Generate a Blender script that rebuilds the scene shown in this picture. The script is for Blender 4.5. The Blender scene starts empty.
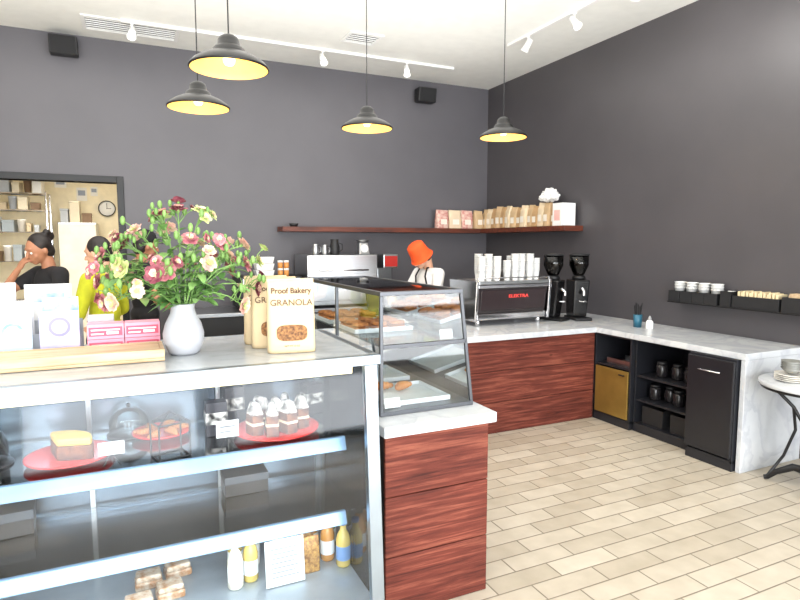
import bpy, math, random
from mathutils import Vector, Matrix, Euler
random.seed(7)
D=bpy.data; SC=bpy.context.scene; COL=SC.collection
SC.view_settings.view_transform='Standard'
SC.view_settings.exposure=0.28
pi=math.pi
def srgb(r,g,b):
    return tuple(((c/255)/12.92 if c/255<=.04045 else ((c/255+.055)/1.055)**2.4) for c in (r,g,b))+(1,)
# ---------------------------------------------------------------- materials
MATS={}
def mat(name,rgb,rough=.5,metal=0,var=.06,scale=8,bump=0,emit=0,emit_rgb=None,coat=0,rgb2=None,stretch=None,sss=0,detail=3):
    if name in MATS: return MATS[name]
    m=D.materials.new(name); m.use_nodes=True; nt=m.node_tree; N=nt.nodes; K=nt.links
    b=N['Principled BSDF']; c=srgb(*rgb)
    tc=N.new('ShaderNodeTexCoord'); mp=N.new('ShaderNodeMapping'); K.new(tc.outputs['Object'],mp.inputs[0])
    if stretch: mp.inputs['Scale'].default_value=stretch
    nz=N.new('ShaderNodeTexNoise'); nz.inputs['Scale'].default_value=scale; nz.inputs['Detail'].default_value=detail
    K.new(mp.outputs[0],nz.inputs['Vector'])
    cr=N.new('ShaderNodeValToRGB'); K.new(nz.outputs['Fac'],cr.inputs[0])
    if rgb2: c1=srgb(*rgb2); c2=c
    else: c1=tuple(x*(1-var) for x in c[:3])+(1,); c2=tuple(min(1,x*(1+var)) for x in c[:3])+(1,)
    cr.color_ramp.elements[0].position=.35; cr.color_ramp.elements[1].position=.65
    cr.color_ramp.elements[0].color=c1; cr.color_ramp.elements[1].color=c2
    K.new(cr.outputs[0],b.inputs['Base Color'])
    b.inputs['Roughness'].default_value=rough; b.inputs['Metallic'].default_value=metal
    if coat: b.inputs['Coat Weight'].default_value=coat; b.inputs['Coat Roughness'].default_value=.15
    if bump:
        bp=N.new('ShaderNodeBump'); bp.inputs['Strength'].default_value=bump; bp.inputs['Distance'].default_value=.01
        K.new(nz.outputs['Fac'],bp.inputs['Height']); K.new(bp.outputs[0],b.inputs['Normal'])
    if emit:
        b.inputs['Emission Color'].default_value=srgb(*(emit_rgb or rgb)); b.inputs['Emission Strength'].default_value=emit
    MATS[name]=m; return m
def glassmat(name,tint=(1,1,1,1),refl=1.0,rough=.03):
    m=D.materials.new(name); m.use_nodes=True; nt=m.node_tree; N=nt.nodes; K=nt.links
    N.remove(N['Principled BSDF']); out=N['Material Output']
    t=N.new('ShaderNodeBsdfTransparent'); t.inputs[0].default_value=tint
    g=N.new('ShaderNodeBsdfGlossy'); g.inputs['Roughness'].default_value=rough
    fr=N.new('ShaderNodeFresnel'); fr.inputs['IOR'].default_value=1.5
    mm=N.new('ShaderNodeMath'); mm.operation='MULTIPLY'; mm.inputs[1].default_value=refl; mm.use_clamp=True
    K.new(fr.outputs[0],mm.inputs[0])
    mx=N.new('ShaderNodeMixShader'); K.new(mm.outputs[0],mx.inputs[0]); K.new(t.outputs[0],mx.inputs[1]); K.new(g.outputs[0],mx.inputs[2])
    K.new(mx.outputs[0],out.inputs[0]); MATS[name]=m; return m
def plankmat(name,dark,mid,light,ph,rough=.4):
    m=D.materials.new(name); m.use_nodes=True; nt=m.node_tree; N=nt.nodes; K=nt.links; b=N['Principled BSDF']
    tc=N.new('ShaderNodeTexCoord'); sp=N.new('ShaderNodeSeparateXYZ'); K.new(tc.outputs['Object'],sp.inputs[0])
    dv=N.new('ShaderNodeMath'); dv.operation='DIVIDE'; dv.inputs[1].default_value=ph; K.new(sp.outputs['Z'],dv.inputs[0])
    fl=N.new('ShaderNodeMath'); fl.operation='FLOOR'; K.new(dv.outputs[0],fl.inputs[0])
    ml=N.new('ShaderNodeMath'); ml.operation='MULTIPLY'; ml.inputs[1].default_value=7.3; K.new(fl.outputs[0],ml.inputs[0])
    cx=N.new('ShaderNodeCombineXYZ'); K.new(ml.outputs[0],cx.inputs[0]); K.new(ml.outputs[0],cx.inputs[1])
    ad=N.new('ShaderNodeVectorMath'); ad.operation='ADD'; K.new(tc.outputs['Object'],ad.inputs[0]); K.new(cx.outputs[0],ad.inputs[1])
    mp=N.new('ShaderNodeMapping'); mp.inputs['Scale'].default_value=(1,1,22); K.new(ad.outputs[0],mp.inputs[0])
    nz=N.new('ShaderNodeTexNoise'); nz.inputs['Scale'].default_value=2.4; nz.inputs['Detail'].default_value=10; nz.inputs['Roughness'].default_value=.66; nz.inputs['Distortion'].default_value=.45
    K.new(mp.outputs[0],nz.inputs['Vector'])
    cr=N.new('ShaderNodeValToRGB'); K.new(nz.outputs['Fac'],cr.inputs[0])
    e=cr.color_ramp.elements; e[0].position=.28; e[1].position=.74; e[0].color=srgb(*dark); e[1].color=srgb(*light)
    x=e.new(.5); x.color=srgb(*mid)
    n3=N.new('ShaderNodeTexNoise'); n3.inputs['Scale'].default_value=3; n3.inputs['Detail'].default_value=4; K.new(ad.outputs[0],n3.inputs['Vector'])
    c3=N.new('ShaderNodeValToRGB'); K.new(n3.outputs['Fac'],c3.inputs[0]); c3.color_ramp.elements[0].position=.35; c3.color_ramp.elements[0].color=(.84,.82,.82,1); c3.color_ramp.elements[1].position=.65; c3.color_ramp.elements[1].color=(1.08,1.05,1.03,1)
    mp2=N.new('ShaderNodeMapping'); mp2.inputs['Scale'].default_value=(1,1,2.2); K.new(ad.outputs[0],mp2.inputs[0])
    vo=N.new('ShaderNodeTexVoronoi'); vo.inputs['Scale'].default_value=2.6; K.new(mp2.outputs[0],vo.inputs['Vector'])
    kr=N.new('ShaderNodeValToRGB'); K.new(vo.outputs['Distance'],kr.inputs[0]); kr.color_ramp.elements[0].position=.02; kr.color_ramp.elements[0].color=(.4,.36,.34,1); kr.color_ramp.elements[1].position=.07; kr.color_ramp.elements[1].color=(1,1,1,1)
    mx=N.new('ShaderNodeMixRGB'); mx.blend_type='MULTIPLY'; mx.inputs[0].default_value=1; K.new(cr.outputs[0],mx.inputs[1]); K.new(kr.outputs[0],mx.inputs[2])
    m3=N.new('ShaderNodeMixRGB'); m3.blend_type='MULTIPLY'; m3.inputs[0].default_value=1; K.new(mx.outputs[0],m3.inputs[1]); K.new(c3.outputs[0],m3.inputs[2])
    K.new(m3.outputs[0],b.inputs['Base Color']); b.inputs['Roughness'].default_value=rough
    b.inputs['Specular IOR Level'].default_value=.2
    bp=N.new('ShaderNodeBump'); bp.inputs['Strength'].default_value=.25; bp.inputs['Distance'].default_value=.01
    K.new(nz.outputs['Fac'],bp.inputs['Height']); K.new(bp.outputs[0],b.inputs['Normal'])
    MATS[name]=m; return m
def marblemat(name,base,vein,rough=.25):
    m=D.materials.new(name); m.use_nodes=True; nt=m.node_tree; N=nt.nodes; K=nt.links; b=N['Principled BSDF']
    tc=N.new('ShaderNodeTexCoord')
    n1=N.new('ShaderNodeTexNoise'); n1.inputs['Scale'].default_value=2.5; n1.inputs['Detail'].default_value=8; n1.inputs['Distortion'].default_value=1.6
    K.new(tc.outputs['Object'],n1.inputs['Vector'])
    cr=N.new('ShaderNodeValToRGB'); K.new(n1.outputs['Fac'],cr.inputs[0]); e=cr.color_ramp.elements
    e[0].position=.40; e[0].color=srgb(*base); e[1].position=.6; e[1].color=srgb(*base)
    x=e.new(.495); x.color=srgb(*vein); x=e.new(.45); x.color=srgb(*base)
    n2=N.new('ShaderNodeTexNoise'); n2.inputs['Scale'].default_value=4; n2.inputs['Detail'].default_value=5; K.new(tc.outputs['Object'],n2.inputs['Vector'])
    c2=N.new('ShaderNodeValToRGB'); K.new(n2.outputs['Fac'],c2.inputs[0]); c2.color_ramp.elements[0].position=.3; c2.color_ramp.elements[0].color=(.84,.85,.87,1); c2.color_ramp.elements[1].position=.7; c2.color_ramp.elements[1].color=(1,1,1,1)
    mx=N.new('ShaderNodeMixRGB'); mx.blend_type='MULTIPLY'; mx.inputs[0].default_value=1
    K.new(cr.outputs[0],mx.inputs[1]); K.new(c2.outputs[0],mx.inputs[2]); K.new(mx.outputs[0],b.inputs['Base Color'])
    b.inputs['Roughness'].default_value=rough; MATS[name]=m; return m
def tilemat():
    m=D.materials.new('floor_tile'); m.use_nodes=True; nt=m.node_tree; N=nt.nodes; K=nt.links; b=N['Principled BSDF']
    tc=N.new('ShaderNodeTexCoord'); br=N.new('ShaderNodeTexBrick'); K.new(tc.outputs['Object'],br.inputs['Vector'])
    br.inputs['Scale'].default_value=1; br.inputs['Brick Width'].default_value=.39; br.inputs['Row Height'].default_value=.13
    br.inputs['Mortar Size'].default_value=.005; br.inputs['Mortar Smooth'].default_value=.5; br.inputs['Bias'].default_value=0
    br.inputs['Color1'].default_value=srgb(203,193,176); br.inputs['Color2'].default_value=srgb(182,171,153); br.inputs['Mortar'].default_value=srgb(128,118,102)
    nz=N.new('ShaderNodeTexNoise'); nz.inputs['Scale'].default_value=7; nz.inputs['Detail'].default_value=8; K.new(tc.outputs['Object'],nz.inputs['Vector'])
    cr=N.new('ShaderNodeValToRGB'); K.new(nz.outputs['Fac'],cr.inputs[0]); cr.color_ramp.elements[0].position=.32; cr.color_ramp.elements[1].position=.68
    cr.color_ramp.elements[0].color=(.84,.83,.81,1); cr.color_ramp.elements[1].color=(1,1,1,1)
    mx=N.new('ShaderNodeMixRGB'); mx.blend_type='MULTIPLY'; mx.inputs[0].default_value=.9; K.new(br.outputs['Color'],mx.inputs[1]); K.new(cr.outputs[0],mx.inputs[2])
    K.new(mx.outputs[0],b.inputs['Base Color']); b.inputs['Roughness'].default_value=.42
    bp=N.new('ShaderNodeBump'); bp.invert=True; bp.inputs['Strength'].default_value=.4; bp.inputs['Distance'].default_value=.004; K.new(br.outputs['Fac'],bp.inputs['Height']); K.new(bp.outputs[0],b.inputs['Normal'])
    return m
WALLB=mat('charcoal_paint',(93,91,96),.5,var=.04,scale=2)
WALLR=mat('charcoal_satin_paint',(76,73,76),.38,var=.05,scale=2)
CEIL=mat('ceiling_paint',(238,238,233),.8,var=.02)
CREAM=mat('cream_paint',(238,228,200),.7)
BLK=mat('black_metal',(22,22,24),.4,metal=.2)
BLKG=mat('black_enamel',(20,19,20),.22,coat=.5)
SHADE=mat('black_shade_enamel',(10,10,11),.42)
BLKP=mat('black_plastic',(28,28,30),.5)
STEEL=mat('brushed_steel',(190,192,194),.28,metal=1,var=.05,scale=30,stretch=(1,1,20))
CHROME=mat('chrome',(215,215,218),.12,metal=1,var=.02)
ALU=mat('satin_aluminium',(150,160,168),.3,metal=.92,var=.03)
WHITE=mat('white_plastic',(238,238,236),.45,var=.02)
PAPER=mat('white_paper',(232,232,230),.8,var=.02)
MARB=marblemat('marble',(204,206,207),(190,192,196))
WOODP=plankmat('stained_planks',(52,24,20),(100,48,38),(146,86,68),.2835,rough=.65)
SHELFW=mat('walnut_shelf',(110,52,32),.5,rgb2=(70,32,22),scale=4,stretch=(1,8,8),detail=6)
LWOOD=mat('light_wood',(204,180,146),.55,rgb2=(180,152,116),scale=5,stretch=(1,9,9),detail=5)
GLASS=glassmat('clear_glass',(.95,.98,.975,1),1.0)
GLASSF=glassmat('front_case_glass',(.9,.95,.97,1),1.25,.05)
GLASSE=glassmat('end_case_glass',(.92,.95,.95,1),1.6,.03)
GLASS2=glassmat('smoky_glass',(.45,.42,.4,1),1.0)
DARKG=mat('dark_glass',(34,32,34),.25)
SKIN=mat('skin_light',(214,164,136),.5,var=.05)
SKIN2=mat('skin_tan',(176,122,92),.5,var=.05)
HAIR=mat('dark_hair',(30,22,20),.5,var=.3,scale=60)
NAVY=mat('dark_navy_paint',(30,31,36),.4)
BRASS=mat('brushed_brass',(168,138,70),.42,metal=.7,var=.1,scale=6)
KRAFT=mat('kraft_paper',(206,184,146),.7,var=.05)
TANBAG=mat('tan_paper',(204,174,134),.7,var=.1)
GREYF=mat('grey_frame',(84,86,90),.35,metal=.6)
# ---------------------------------------------------------------- mesh builder
class MB:
    def __init__(s): s.v=[];s.f=[];s.mi=[];s.sm=[]
    def add(s,vs,fs,mi=0,sm=False,M=None):
        o=len(s.v)
        for v in vs:
            v=Vector(v); s.v.append(tuple(M@v if M is not None else v))
        for f in fs: s.f.append([i+o for i in f]); s.mi.append(mi); s.sm.append(sm)
        return s
    def box(s,x0,y0,z0,x1,y1,z1,mi=0,M=None):
        return s.add([(x0,y0,z0),(x1,y0,z0),(x1,y1,z0),(x0,y1,z0),(x0,y0,z1),(x1,y0,z1),(x1,y1,z1),(x0,y1,z1)],
          [(0,3,2,1),(4,5,6,7),(0,1,5,4),(1,2,6,5),(2,3,7,6),(3,0,4,7)],mi,False,M)
    def hexa(s,b,t,mi=0):
        return s.add(list(b)+list(t),[(0,3,2,1),(4,5,6,7),(0,1,5,4),(1,2,6,5),(2,3,7,6),(3,0,4,7)],mi)
    def lathe(s,prof,n=32,c=(0,0,0),mi=0,M=None,sm=True,closed=False):
        vs=[];fs=[];k=len(prof)
        for i in range(n):
            a=2*pi*i/n
            for r,z in prof: vs.append((c[0]+max(r,1e-5)*math.cos(a),c[1]+max(r,1e-5)*math.sin(a),c[2]+z))
        for i in range(n):
            j=(i+1)%n
            for q in range(k if closed else k-1):
                w=(q+1)%k; fs.append((i*k+q,j*k+q,j*k+w,i*k+w))
        return s.add(vs,fs,mi,sm,M)
    def cyl(s,c,r,h,n=24,mi=0,M=None,r2=None):
        r2=r if r2 is None else r2; e=min(.002,h*.1,r*.2)
        return s.lathe([(0,0),(r-e,0),(r,e),(r2,h-e),(r2-e,h),(0,h)],n,c,mi,M,sm=False if n<12 else True)
    def ell(s,c,r,n=20,m=12,mi=0,M=None):
        if not hasattr(r,'__len__'): r=(r,r,r)
        prof=[(math.sin(pi*i/m),-math.cos(pi*i/m)) for i in range(m+1)]
        T=Matrix.Translation(c)@Matrix.Diagonal((r[0],r[1],r[2],1))
        if M is not None: T=M@T
        return s.lathe(prof,n,(0,0,0),mi,T)
    def cap(s,p0,r0,p1,r1,n=14,mi=0,M=None):
        p0=Vector(p0);p1=Vector(p1);d=p1-p0;L=d.length
        q=Vector((0,0,1)).rotation_difference(d.normalized()).to_matrix().to_4x4() if L>1e-6 else Matrix.Identity(4)
        prof=[(r0*math.sin(pi/2*i/4),-r0*math.cos(pi/2*i/4)) for i in range(5)]+[(r1*math.cos(pi/2*i/4),L+r1*math.sin(pi/2*i/4)) for i in range(5)]
        T=Matrix.Translation(p0)@q
        if M is not None: T=M@T
        return s.lathe(prof,n,(0,0,0),mi,T)
    def tube(s,pts,r,n=8,mi=0,M=None,caps=True):
        pts=[Vector(p) for p in pts]; k=len(pts); vs=[];fs=[]
        rr=r if hasattr(r,'__len__') else [r]*k
        up=None
        for i,p in enumerate(pts):
            t=(pts[min(i+1,k-1)]-pts[max(i-1,0)]).normalized()
            if up is None:
                up=Vector((0,0,1)) if abs(t.z)<.9 else Vector((1,0,0))
            a=t.cross(up).normalized(); up2=a.cross(t).normalized(); up=up2
            for j in range(n):
                an=2*pi*j/n; vs.append(p+a*math.cos(an)*rr[i]+up2*math.sin(an)*rr[i])
        for i in range(k-1):
            for j in range(n):
                w=(j+1)%n; fs.append((i*n+j,i*n+w,(i+1)*n+w,(i+1)*n+j))
        if caps: fs.append(tuple(range(n)));fs.append(tuple((k-1)*n+j for j in reversed(range(n))))
        return s.add(vs,fs,mi,n>5,M)
    def prism(s,pts,z0,z1,mi=0,M=None,sm=False):
        n=len(pts); vs=[(x,y,z0) for x,y in pts]+[(x,y,z1) for x,y in pts]
        fs=[tuple(reversed(range(n))),tuple(range(n,2*n))]+[(i,(i+1)%n,n+(i+1)%n,n+i) for i in range(n)]
        return s.add(vs,fs,mi,sm,M)
    def mesh(s,name,mats):
        me=D.meshes.new(name); me.from_pydata(s.v,[],s.f)
        for m in (mats if isinstance(mats,(list,tuple)) else [mats]): me.materials.append(m)
        me.polygons.foreach_set('material_index',s.mi); me.polygons.foreach_set('use_smooth',s.sm)
        me.validate(); me.update(); return me
def finish(o,bevel):
    if bevel:
        b=o.modifiers.new('Bevel','BEVEL'); b.width=bevel; b.segments=2; b.limit_method='ANGLE'; b.angle_limit=math.radians(50)
def thing(name,label,cat,loc=(0,0,0),rot=0,mb=None,mats=None,bevel=0,group=None):
    o=D.objects.new(name,mb.mesh(name,mats) if mb else None); COL.objects.link(o)
    o.location=loc; o.rotation_euler=rot if hasattr(rot,'__len__') else (0,0,rot)
    o['label']=label; o['category']=cat
    if group: o['group']=group
    if mb: finish(o,bevel)
    return o
def part(par,name,mb,mats,bevel=0,loc=(0,0,0),rot=(0,0,0),label=None):
    o=D.objects.new(name,mb.mesh(name,mats)); COL.objects.link(o); o.parent=par; o.location=loc; o.rotation_euler=rot
    if label: o['label']=label
    finish(o,bevel); return o
def struct(name,mb,mats,bevel=0):
    o=D.objects.new(name,mb.mesh(name,mats)); COL.objects.link(o); o['kind']='structure'; finish(o,bevel); return o
def copyt(o,loc,rot=None,label=None,scale=None):
    c=o.copy(); COL.objects.link(c); c.location=loc
    if rot is not None: c.rotation_euler=(0,0,rot) if not hasattr(rot,'__len__') else rot
    if scale: c.scale=scale if hasattr(scale,'__len__') else (scale,)*3
    if label: c['label']=label
    def rec(a,b):
        for ch in a.children:
            d=ch.copy(); COL.objects.link(d); d.parent=b; rec(ch,d)
    rec(o,c); return c
def textmesh(txt,size,mat_,par,name='lettering',loc=(0,0,0),rot=(pi/2,0,0),align='CENTER',ext=.0004,sx=1,bold=0):
    cu=D.curves.new('t','FONT'); cu.body=txt; cu.size=size; cu.align_x=align; cu.align_y='CENTER'; cu.extrude=ext; cu.offset=bold
    to=D.objects.new('t',cu); COL.objects.link(to); bpy.context.view_layer.update()
    me=D.meshes.new_from_object(to.evaluated_get(bpy.context.evaluated_depsgraph_get()))
    D.objects.remove(to); me.materials.clear(); me.materials.append(mat_)
    o=D.objects.new(name,me); COL.objects.link(o); o.parent=par; o.location=loc; o.rotation_euler=rot; o.scale=(sx,1,1); return o
# ================================================================ ROOM
H=3.88; XR=4.75; YB=7.2; XL=-3.4; YF=-2.0
struct('floor',MB().box(XL-.2,YF-.2,-.1,XR+.2,10.6,0),tilemat())
struct('ceiling',MB().box(XL-.2,YF-.2,H,XR+.2,YB+.2,H+.15),CEIL)
DX0,DX1,DZ=-2.0,-.09,2.36
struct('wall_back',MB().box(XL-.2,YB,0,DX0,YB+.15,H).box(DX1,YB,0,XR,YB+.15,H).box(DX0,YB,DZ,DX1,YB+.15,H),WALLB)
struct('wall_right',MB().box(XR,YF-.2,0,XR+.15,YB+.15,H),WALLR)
struct('wall_left',MB().box(XL-.15,YF-.2,0,XL,YB+.15,H),mat('left_paint',(225,223,218),.7))
wf=MB().box(XL,YF-.15,0,XR,YF,.08).box(XL,YF-.15,3.5,XR,YF,H).box(XL,YF-.15,.08,-3.1,YF,3.5).box(4.5,YF-.15,.08,XR,YF,3.5)
struct('wall_front',wf,mat('front_paint',(215,213,208),.7))
wn=MB()
for x in (-3.1,-1.2,.7,2.6,4.44): wn.box(x,YF-.12,.08,x+.06,YF-.04,3.5)
wn.box(-3.1,YF-.12,.08,4.5,YF-.04,.14).box(-3.1,YF-.12,3.44,4.5,YF-.04,3.5).box(-3.1,YF-.12,2.7,4.5,YF-.04,2.76).box(-3.1,YF-.12,.8,4.5,YF-.04,.85)
struct('window_1',wn,BLK)
struct('trim_1',MB().box(DX1,YB-.02,0,DX1+.07,YB+.17,DZ+.07).box(DX0-.07,YB-.02,0,DX0,YB+.17,DZ+.07).box(DX0,YB-.02,DZ,DX1,YB+.17,DZ+.07),BLK,.004)
struct('baseboard_back',MB().box(XL,YB-.015,0,DX0-.08,YB,.12).box(DX1+.08,YB-.015,0,XR,YB,.12),BLK)
struct('wall_kitchen',MB().box(-3.4,10.3,0,1.4,10.45,3.0).box(-3.55,7.36,0,-3.4,10.45,3.0).box(1.4,7.36,0,1.55,10.45,3.0),CREAM)
struct('ceiling_kitchen',MB().box(-3.55,7.36,3.0,1.55,10.45,3.1),CREAM)
# ================================================================ CEILING FITTINGS
def vent(loc,sx,sy,label,nsl):
    v=thing('air_vent',label,'vent',loc)
    fr=MB(); w=.035
    fr.box(-sx/2,-sy/2,-.015,sx/2,-sy/2+w,0).box(-sx/2,sy/2-w,-.015,sx/2,sy/2,0).box(-sx/2,-sy/2+w,-.015,-sx/2+w,sy/2-w,0).box(sx/2-w,-sy/2+w,-.015,sx/2,sy/2-w,0)
    part(v,'frame',fr,WHITE,.003)
    sl=MB(); n=nsl
    for i in range(n):
        y=-sy/2+w+(i+.5)*(sy-2*w)/n
        sl.box(-sx/2+w,y-.006,-.012,sx/2-w,y+.006,-.003)
    part(v,'slat',sl,WHITE)
    part(v,'duct_shadow',MB().box(-sx/2+w,-sy/2+w,-.002,sx/2-w,sy/2-w,-.0005),mat('duct_shadow_grey',(70,70,70),.9))  # flat dark sheet painted as the shade behind the slats
    return v
vent((.12,6.72,H-.001),.9,.42,'white rectangular slatted ceiling air vent',6)
vent((2.35,6.0,H-.001),.38,.34,'small square white ceiling air vent',5)
LIT=mat('lit_bulb',(255,244,225),.4,emit=12)
def track(loc,L,rot,heads,label):
    t=thing('track_light',label,'track light',loc,rot)
    part(t,'rail',MB().box(0,-.018,-.03,L,.018,0),WHITE,.002)
    for (x,ax,az) in heads:
        h=MB(); h.cyl((x,0,-.09),.008,.06,10); h.box(x-.015,-.015,-.04,x+.015,.015,-.03)
        M=Matrix.Translation((x,0,-.11))@Euler((ax,0,az)).to_matrix().to_4x4()
        h.lathe([(0,.06),(.022,.06),(.028,.05),(.035,-.04),(.045,-.075),(.041,-.075),(.03,-.03),(0,-.03)],20,M=M)
        s=part(t,'spotlight',h,WHITE)
        part(s,'bulb',MB().ell((0,0,-.045),(.027,.027,.012),M=M),LIT)
    return t
track((0.02,6.5,H-.001),3.75,0,[(.1,-.6,-.2),(2.05,-.6,.1),(3.1,-.5,-.3)],'white ceiling track with three small spotlights')
track((3.88,5.5,H-.001),2.2,-pi/2,[(.35,.6,2.0),(1.05,.7,-1.5),(1.8,.6,1.2)],'white ceiling track with small white spotlights')
l=D.lights.new('track_spot','SPOT'); l.energy=34; l.spot_size=1.9; l.spot_blend=1; l.color=(1,.97,.94); l.shadow_soft_size=.3
lo=D.objects.new('track_spot',l); COL.objects.link(lo); lo.location=(3.6,3.4,H-.35)
lo.rotation_euler=(Vector((4.75,3.45,3.2))-lo.location).to_track_quat('-Z','Y').to_euler()
def speaker(x,z,label):
    s=thing('speaker',label,'speaker',(x,YB-.001,z))
    b=MB().hexa([(-.13,-.17,-.09),(.13,-.17,-.09),(.13,-.04,-.09),(-.13,-.04,-.09)],[(-.13,-.2,.09),(.13,-.2,.09),(.13,-.04,.09),(-.13,-.04,.09)])
    part(s,'cabinet',b,BLKP,.012)
    part(s,'bracket',MB().box(-.02,-.05,-.03,.02,0,.03),BLK)
    part(s,'grille',MB().hexa([(-.115,-.178,-.078),(.115,-.178,-.078),(.115,-.165,-.078),(-.115,-.165,-.078)],[(-.115,-.204,.078),(.115,-.204,.078),(.115,-.19,.078),(-.115,-.19,.078)]),mat('grille_cloth',(30,30,32),.8,bump=.3,scale=200),.004)
speaker(-.52,3.72,'small black wall speaker above the kitchen opening')
speaker(3.68,3.66,'small black wall speaker near the room corner')
SHIN=mat('lining_glow',(250,206,120),.5,emit=.6,emit_rgb=(255,182,78))  # the bulb's warm glow is put into the lining's colour and emission
def pendant():
    p=thing('pendant_lamp','black enamel stepped dome pendant lamp with cream interior','pendant lamp',(0.52,3.24,2.61),group='pendant lamps over the counter')
    top=H-2.61
    part(p,'lamp_shade',MB().lathe([(.198,0),(.206,.003),(.204,.012),(.185,.034),(.15,.056),(.115,.072),(.085,.082),(.082,.1),(.07,.112),(.058,.118),(.055,.145),(.048,.16),(.03,.172),(.012,.178)],48),SHADE,label='black enamel shade')
    part(p,'shade_lining',MB().lathe([(.203,.002),(.2,.01),(.182,.03),(.147,.052),(.112,.068),(.08,.079),(.0,.08)],48),SHIN,label='cream enamel lining with painted glow')
    part(p,'cord',MB().cyl((0,0,.178),.004,top-.178-.02,8),BLKP)
    part(p,'canopy',MB().lathe([(0,top-.03),(.02,top-.03),(.055,top-.012),(.06,top-.001),(0,top-.001)],24),BLK)
    part(p,'bulb',MB().lathe([(0,.018),(.02,.022),(.03,.036),(.032,.05),(.024,.065),(.018,.078),(0,.079)],20),mat('warm_bulb',(255,226,170),.4,emit=3,emit_rgb=(255,228,170)))
    return p
P0=pendant()
PL=[(.52,3.24,2.61),(.47,4.24,2.61),(1.77,4.42,2.61),(2.99,4.29,2.61)]
for q in PL[1:]: copyt(P0,q)
for q in PL:
    l=D.lights.new('pendant_light','POINT'); l.energy=2.5; l.color=(1,.74,.42); l.shadow_soft_size=.03
    lo=D.objects.new('pendant_light',l); COL.objects.link(lo); lo.location=(q[0],q[1],q[2]-.02)
# ================================================================ WALL SHELVES AND BAGS
SZ=1.90
thing('wall_shelf','long reddish-brown wooden shelf on the back wall','shelf',(0,0,0),mb=MB().box(1.68,YB-.28,SZ-.06,4.47,YB-.001,SZ),mats=SHELFW,bevel=.004)
thing('wall_shelf','reddish-brown wooden shelf holding bags on side wall','shelf',(0,0,0),mb=MB().box(4.475,5.2,SZ-.06,XR-.001,YB-.001,SZ),mats=SHELFW,bevel=.004)
def bagmesh(w,d,h,crump=0):
    b=MB(); lv=[(0,1,1),(.05,1.02,1.03),(.25,1.0,1.02),(.45,1,.98),(.62,.99,.86),(.78,.98,.7),(.92,.97,.3),(1,.97,.1)]
    vs=[];fs=[];N=20
    for k,(z,a,c) in enumerate(lv):
        for i in range(N):
            t=2*pi*i/N; ct,st=math.cos(t),math.sin(t)
            j=1+(random.uniform(-crump,crump) if 0<k else 0)
            x=math.copysign(abs(ct)**.35,ct)*w/2*a*j; y=math.copysign(abs(st)**.5,st)*d/2*c*(1+(random.uniform(-crump,crump)*1.6 if k else 0))
            vs.append((x,y,z*h+(random.uniform(-crump,crump)*.06*h if k==len(lv)-1 else 0)))
    for k in range(len(lv)-1):
        for i in range(N):
            j=(i+1)%N; fs.append((k*N+i,k*N+j,(k+1)*N+j,(k+1)*N+i))
    fs.append(tuple(reversed(range(N)))); fs.append(tuple((len(lv)-1)*N+i for i in range(N)))
    b.add(vs,fs,0,True); 
    return b
LBL=mat('bag_label',(238,230,216),.7)
def coffeebag(loc,rot,label='tan paper bag with folded top on shelf',mm=TANBAG,w=.13,h=.28,grp='tan bags on the wall shelf',cr=.09):
    o=thing('paper_bag',label,'bag',loc,rot,group=grp)
    part(o,'pouch',bagmesh(w,.1,h,cr),mm)
    part(o,'fold',MB().hexa([(-w*.49,-.018,h*.88),(w*.47,-.02,h*.9),(w*.47,.014,h*.9),(-w*.49,.014,h*.88)],[(-w*.46,-.012,h*1.02),(w*.5,-.014,h*.99),(w*.5,.012,h*.99),(-w*.46,.012,h*1.02)]),mm,.003)
    part(o,'sticker',MB().box(-w*.26,-.0565,h*.22,w*.26,-.0545,h*.5),LBL)
    return o
PT=mat('pale_tan_paper',(224,204,172),.7,var=.1)
nB=14; y_a,y_b=7.0,5.52
bl=[y_a-(y_a-y_b)*i/(nB-1) for i in range(nB)]
protos=[coffeebag((4.62,bl[i],SZ+.001),-pi/2+random.uniform(-.15,.15),mm=[TANBAG,PT,mat('brown_tan_paper',(188,152,108),.7,var=.1)][i],w=.118,h=.27) for i in range(3)]
for i in range(3,nB):
    c=copyt(protos[(i*2)%3],(4.62+random.uniform(-.02,.01),bl[i],SZ+.001),-pi/2+random.uniform(-.15,.15)); c.scale=(1,1,random.uniform(.92,1.08))
PKB=mat('pink_print_bag',(226,196,180),.7,rgb2=(196,120,116),scale=22)
for i,x in enumerate((3.92,4.12,4.31,4.49)):
    coffeebag((x,7.05-(.0 if i<3 else .02),SZ+.001),random.uniform(-.1,.1),'patterned pink and cream paper bag on shelf',[PKB,mat('cream_bag',(222,200,170),.7),PKB,TANBAG][i],[.19,.19,.18,.14][i],.25,'large bags on the wall shelf',.06)
bx=thing('box','white and pink cardboard box at shelf end','box',(4.6,5.36,SZ+.001),mb=MB().box(-.1,-.08,0,.1,.08,.26,0).box(-.103,-.05,.06,-.1,.05,.18,1),mats=[PAPER,mat('pink_print',(232,180,172),.6)],bevel=.003)
pbg=MB()
pbg.ell((0,0,.05),(.09,.15,.055)).ell((.02,.07,.08),(.06,.08,.055)).ell((-.01,-.06,.085),(.06,.07,.05)).ell((0,.01,.12),(.05,.06,.04)).ell((-.02,-.12,.05),(.05,.05,.04))
pb=thing('plastic_bag','crumpled white plastic bag lying on the bags','bag',(4.6,5.62,SZ+.3),mb=pbg,mats=WHITE)
m_=pb.modifiers.new('r','REMESH'); m_.mode='VOXEL'; m_.voxel_size=.01
tx_=D.textures.new('crumple','CLOUDS'); tx_.noise_scale=.035
m_=pb.modifiers.new('d','DISPLACE'); m_.texture=tx_; m_.strength=.06
thing('bowl','small dark bowl on the shelf end','bowl',(1.85,7.05,SZ+.001),mb=MB().lathe([(0,0),(.04,0),(.06,.04),(.055,.04),(.035,.008),(0,.008)],24),mats=BLKP)
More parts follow.
